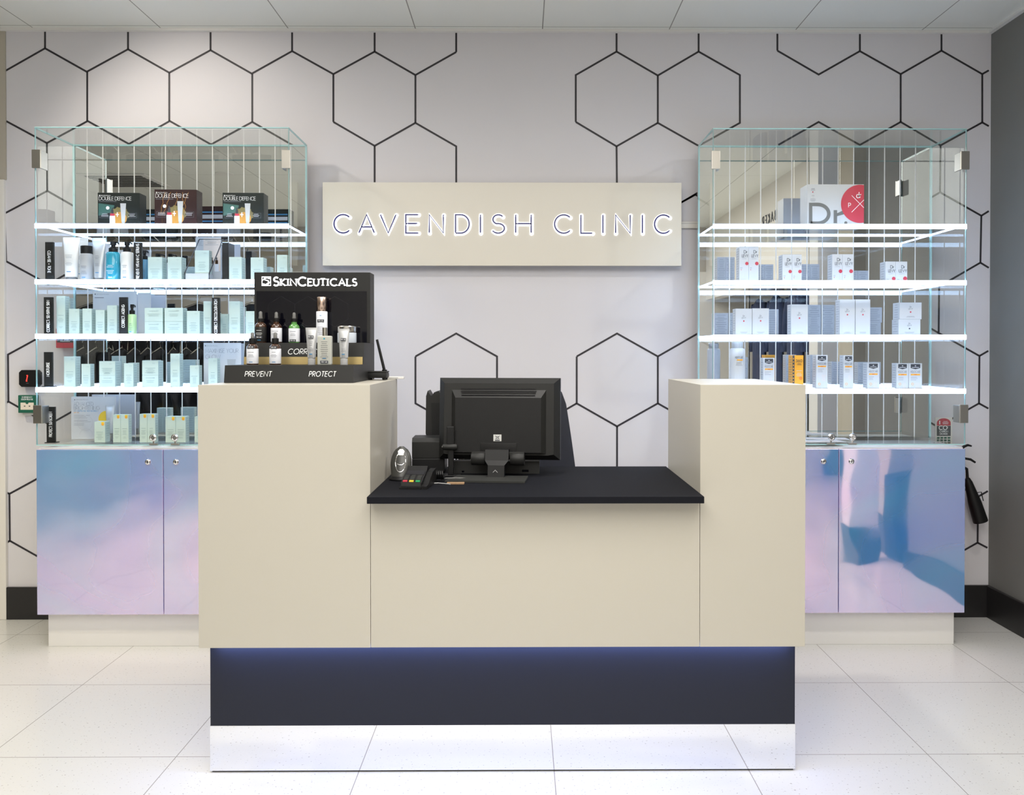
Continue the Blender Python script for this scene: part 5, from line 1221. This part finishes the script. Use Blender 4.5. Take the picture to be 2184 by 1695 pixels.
t.quad(-hw * .55, -hw * .42, H2 * .74, H2 * .88, e - .0003, M_INKW); fine(t, -hw * .2, hw * .6, H2 * .86, 3, .006, e - .0003, M_INKW, .002)
for i in range(4):
    for j in range(3): t.quad(-hw * .8 + i * hw * .42, -hw * .8 + i * hw * .42 + hw * .32, H2 * (.04 + j * .09), H2 * (.10 + j * .09), e, M_GREEN)
tag(t.build('extinguisher_sign', None, ((a.x + b.x) / 2, WD - .004, a.z)), 'CO2 sign with a red domed top on the wall behind the right cabinet', 'sign')
r = root('fire_extinguisher', (X(2023, 4.14, 1000), 4.135, .22), 'carbon dioxide fire extinguisher with black horn hanging behind the right cabinet', 'fire extinguisher')
ox, oy, oz = r.location; topz = Z(990, 4.13, 2034) - oz
MB().lathe([(0, 0), (.045, 0), (.052, .006), (.052, topz - .07), (.046, topz - .045), (.022, topz - .015), (.016, topz), (0, topz)], mat('extinguisher_red', (.5, .02, .02), .25)).build('cylinder', r)
f = lambda px, py, D=4.13: (X(px, D, py) - ox, D - oy, Z(py, D, px) - oz)
t = MB(); t.lathe([(0, topz - .002), (.014, topz - .002), (.014, topz + .03), (0, topz + .03)], M_STEEL); t.tube([(0, 0, topz + .02), f(2056, 952), f(2064, 949), f(2072, 951)], [.006, .007, .006, .004], M_BLACK); t.build('carry_handle', r)
t = MB(); t.tube([(0, 0, topz + .005), f(2055, 977), f(2070, 979.5), f(2080, 986)], [.006, .006, .006, .005], M_BLACK); t.build('squeeze_lever', r)
t = MB(); A, B_ = Vector(f(2063, 1020)), Vector(f(2091.5, 1112)); d_ = (B_ - A); L = d_.length; q = d_.to_track_quat('Z', 'Y').to_matrix().to_4x4(); T = Matrix.Translation(A) @ q
t.lathe([(0, 0), (.012, 0), (.018, .02), (.030, L * .55), (.034, L - .004), (.0335, L), (.028, L), (.02, L * .5), (0, L * .45)], M_BLACK, T=T, n=28); t.build('discharge_horn', r)
t = MB(); t.tube([(.0, -.012, topz + .008), (.02, -.02, topz + .01), Vector(f(2062, 1000)), A + d_ * .02], .007, M_BLACK); t.build('hose', r)
t = MB(); t.tube([A + d_ * .33 + Vector((.025, 0, .0)), A + d_ * .30 + Vector((.048, 0, -.003)), A + d_ * .52 + Vector((.044, 0, -.0))], .0022, M_BLACK, 6); t.build('horn_clip', r)
t = MB(); t.box(-.02, .02, .045, .064, topz - .05, topz + .02, M_STEEL, .002); t.build('wall_bracket', r)

# ------------------------------------------------------------------ shop behind the camera, seen only in the cabinet mirrors
def jacket(mb, m, w=.22, L=.72, d=.055):
    sh = [(0.0, .07), (.08, .10), (.17, .11), (.30, .115), (.55, .12), (L, .13)]
    rings = []
    for dz_, hw_ in ((0.0, .035), (.015, .07), (.035, .13), (.065, .19), (.13, .205), (.35, .20), (L * .8, .205), (L, .215)):
        rings.append([(hw_ * w / .22 * math.cos(2 * PI * i / 20), d * (.5 + .5 * min(1, dz_ / .08)) * math.sin(2 * PI * i / 20), -dz_) for i in range(20)])
    mb.loft(rings[::-1], m)
    for s in (-1, 1):
        mb.tube([(s * .17 * w / .22, 0, -.06), (s * .225 * w / .22, 0, -.20), (s * .25 * w / .22, .01, -.42), (s * .25 * w / .22, .0, -.58)], [.045, .05, .045, .038], m, 10)
def hanger(mb):
    mb.tube([(-.19, 0, -.045), (-.02, 0, .015), (0, 0, .02), (.02, 0, .015), (.19, 0, -.045)], .005, M_CHROME, 6)
    mb.tube([(0, 0, .02), (0, 0, .05), (.018, 0, .07), (.0, 0, .09), (-.012, 0, .078)], .003, M_CHROME, 6)
def rail(x0, x1, y, z, label):
    r = root('clothes_rail', ((x0 + x1) / 2, y, 0), label, 'clothes rail'); h = (x1 - x0) / 2
    MB().tube([(-h, 0, z), (h, 0, z)], .014, M_CHROME, 10).build('rail_bar', r)
    for s in (-1, 1):
        MB().tube([(s * (h - .02), 0, .03), (s * (h - .02), 0, z)], .014, M_CHROME, 10).build('upright', r)
        MB().box(s * (h - .02) - .02, s * (h - .02) + .02, -.25, .25, 0, .03, M_STEEL, .004).build('foot', r)
def garments(n, x0, x1, y, z, m, lab, grp, face=False, along='x', L=.72):
    for i in range(n):
        u = (i + .5) / n; p = (x0 + (x1 - x0) * u, y, z - .10) if along == 'x' else (y, x0 + (x1 - x0) * u, z - .10)
        rot = (0.08 * math.sin(i * 3.1) if face else PI / 2 + .12 * math.sin(i * 2.3)) + (PI / 2 if along == 'y' else 0)
        r = root('hanging_jacket', p, lab, 'jacket', grp, rot)
        if i == 0:
            t = MB(); jacket(t, m, L=L); J = t.build('jacket_body', r); t = MB(); hanger(t); K = t.build('hanger', r)
        else:
            for q in (J, K): c = q.copy(); COL.objects.link(c); c.parent = r
rail(-5.0, -2.6, -1.25, 1.92, 'tall chrome clothes rail mirrored in the third shelf of the left cabinet')
garments(4, -4.95, -2.65, -1.25, 1.92, M_CLOTH, 'black jacket hung facing the mirror on the tall rail', 'black jackets on the tall rail', True)
rail(-4.7, -2.5, -.15, 1.42, 'low chrome clothes rail packed with dark jackets, mirrored in the lower left shelves')
garments(17, -4.65, -2.55, -.15, 1.42, M_CLOTH, 'dark jacket hung edge-on in the packed low rail', 'dark jackets on the low rail')
garments(4, -1.6, .9, 2.62, 1.98, M_CLOTHN, 'navy jacket hanging in the shop entrance, mirrored in the right cabinet', 'navy jackets in the shop entrance', True, 'y', L=1.0)
r = root('clothes_rail', (2.62, -.35, 0), 'chrome clothes rail of navy jackets mirrored in the right cabinet', 'clothes rail')
MB().tube([(0, -1.4, 1.98), (0, 1.4, 1.98)], .014, M_CHROME, 10).build('rail_bar', r)
for s in (-1, 1):
    MB().tube([(0, s * 1.38, .03), (0, s * 1.38, 1.98)], .014, M_CHROME, 10).build('upright', r); MB().box(-.2, .2, s * 1.38 - .02, s * 1.38 + .02, 0, .03, M_STEEL, .004).build('foot', r)
r = root('bag_stand', (2.46, 2.18, 0), 'dark low stand mirrored as a blue block in the right iridescent door', 'stand')
MB().box(-.14, .14, -.12, .12, .03, .52, M_NAVY, .01).build('stand_body', r); MB().box(-.12, .12, -.10, .10, 0, .031, M_SKIRT).build('stand_foot', r)
t = MB(); vx, vy = -3.6, .3
r = root('ceiling_vent', (vx, vy, CEIL - .012), 'slatted grey air vent in the ceiling, mirrored at the top of the left cabinet', 'vent')
MB().box(-.30, .30, -.30, .30, .0, .011, M_WHITE, .003).build('frame', r)
for k in range(7): MB().box(-.25, .25, -.24 + k * .075, -.20 + k * .075, -.004, .0005, M_DARK).build('slat', r)
def dl(x, y, lab):
    r = root('downlight', (x, y, CEIL - .006), lab, 'ceiling light', 'round ceiling downlights')
    MB().lathe([(.052, .0), (.075, .0), (.078, .005), (.052, .005)], M_WHITE, n=28).build('trim_ring', r)
    MB().lathe([(0, .003), (.051, .003), (.051, .0055), (0, .0055)], mat('lamp_disc', (1, 1, 1), .5, emit=(1, .93, .82), estr=6), n=24).build('lamp_face', r)
dl(-1.85, 3.30, 'round downlight in the ceiling above the left glass cabinet')
dl(.05, 2.80, 'round downlight in the ceiling directly above the low middle of the desk')
dl(-2.9, 2.6, 'round downlight in the ceiling left of the left cabinet, toward the camera')
dl(1.95, 2.75, 'added round fitting for the fill spot in front of the right cabinet')  # fitting made up to go with the right-hand fill spot
dl(-1.75, 2.75, 'added round fitting for the fill spot over the left end of the desk')  # made-up fitting, matches the added spot on the left
dl(-2.6, .6, 'round downlight mirrored near the right edge of the left cabinet')
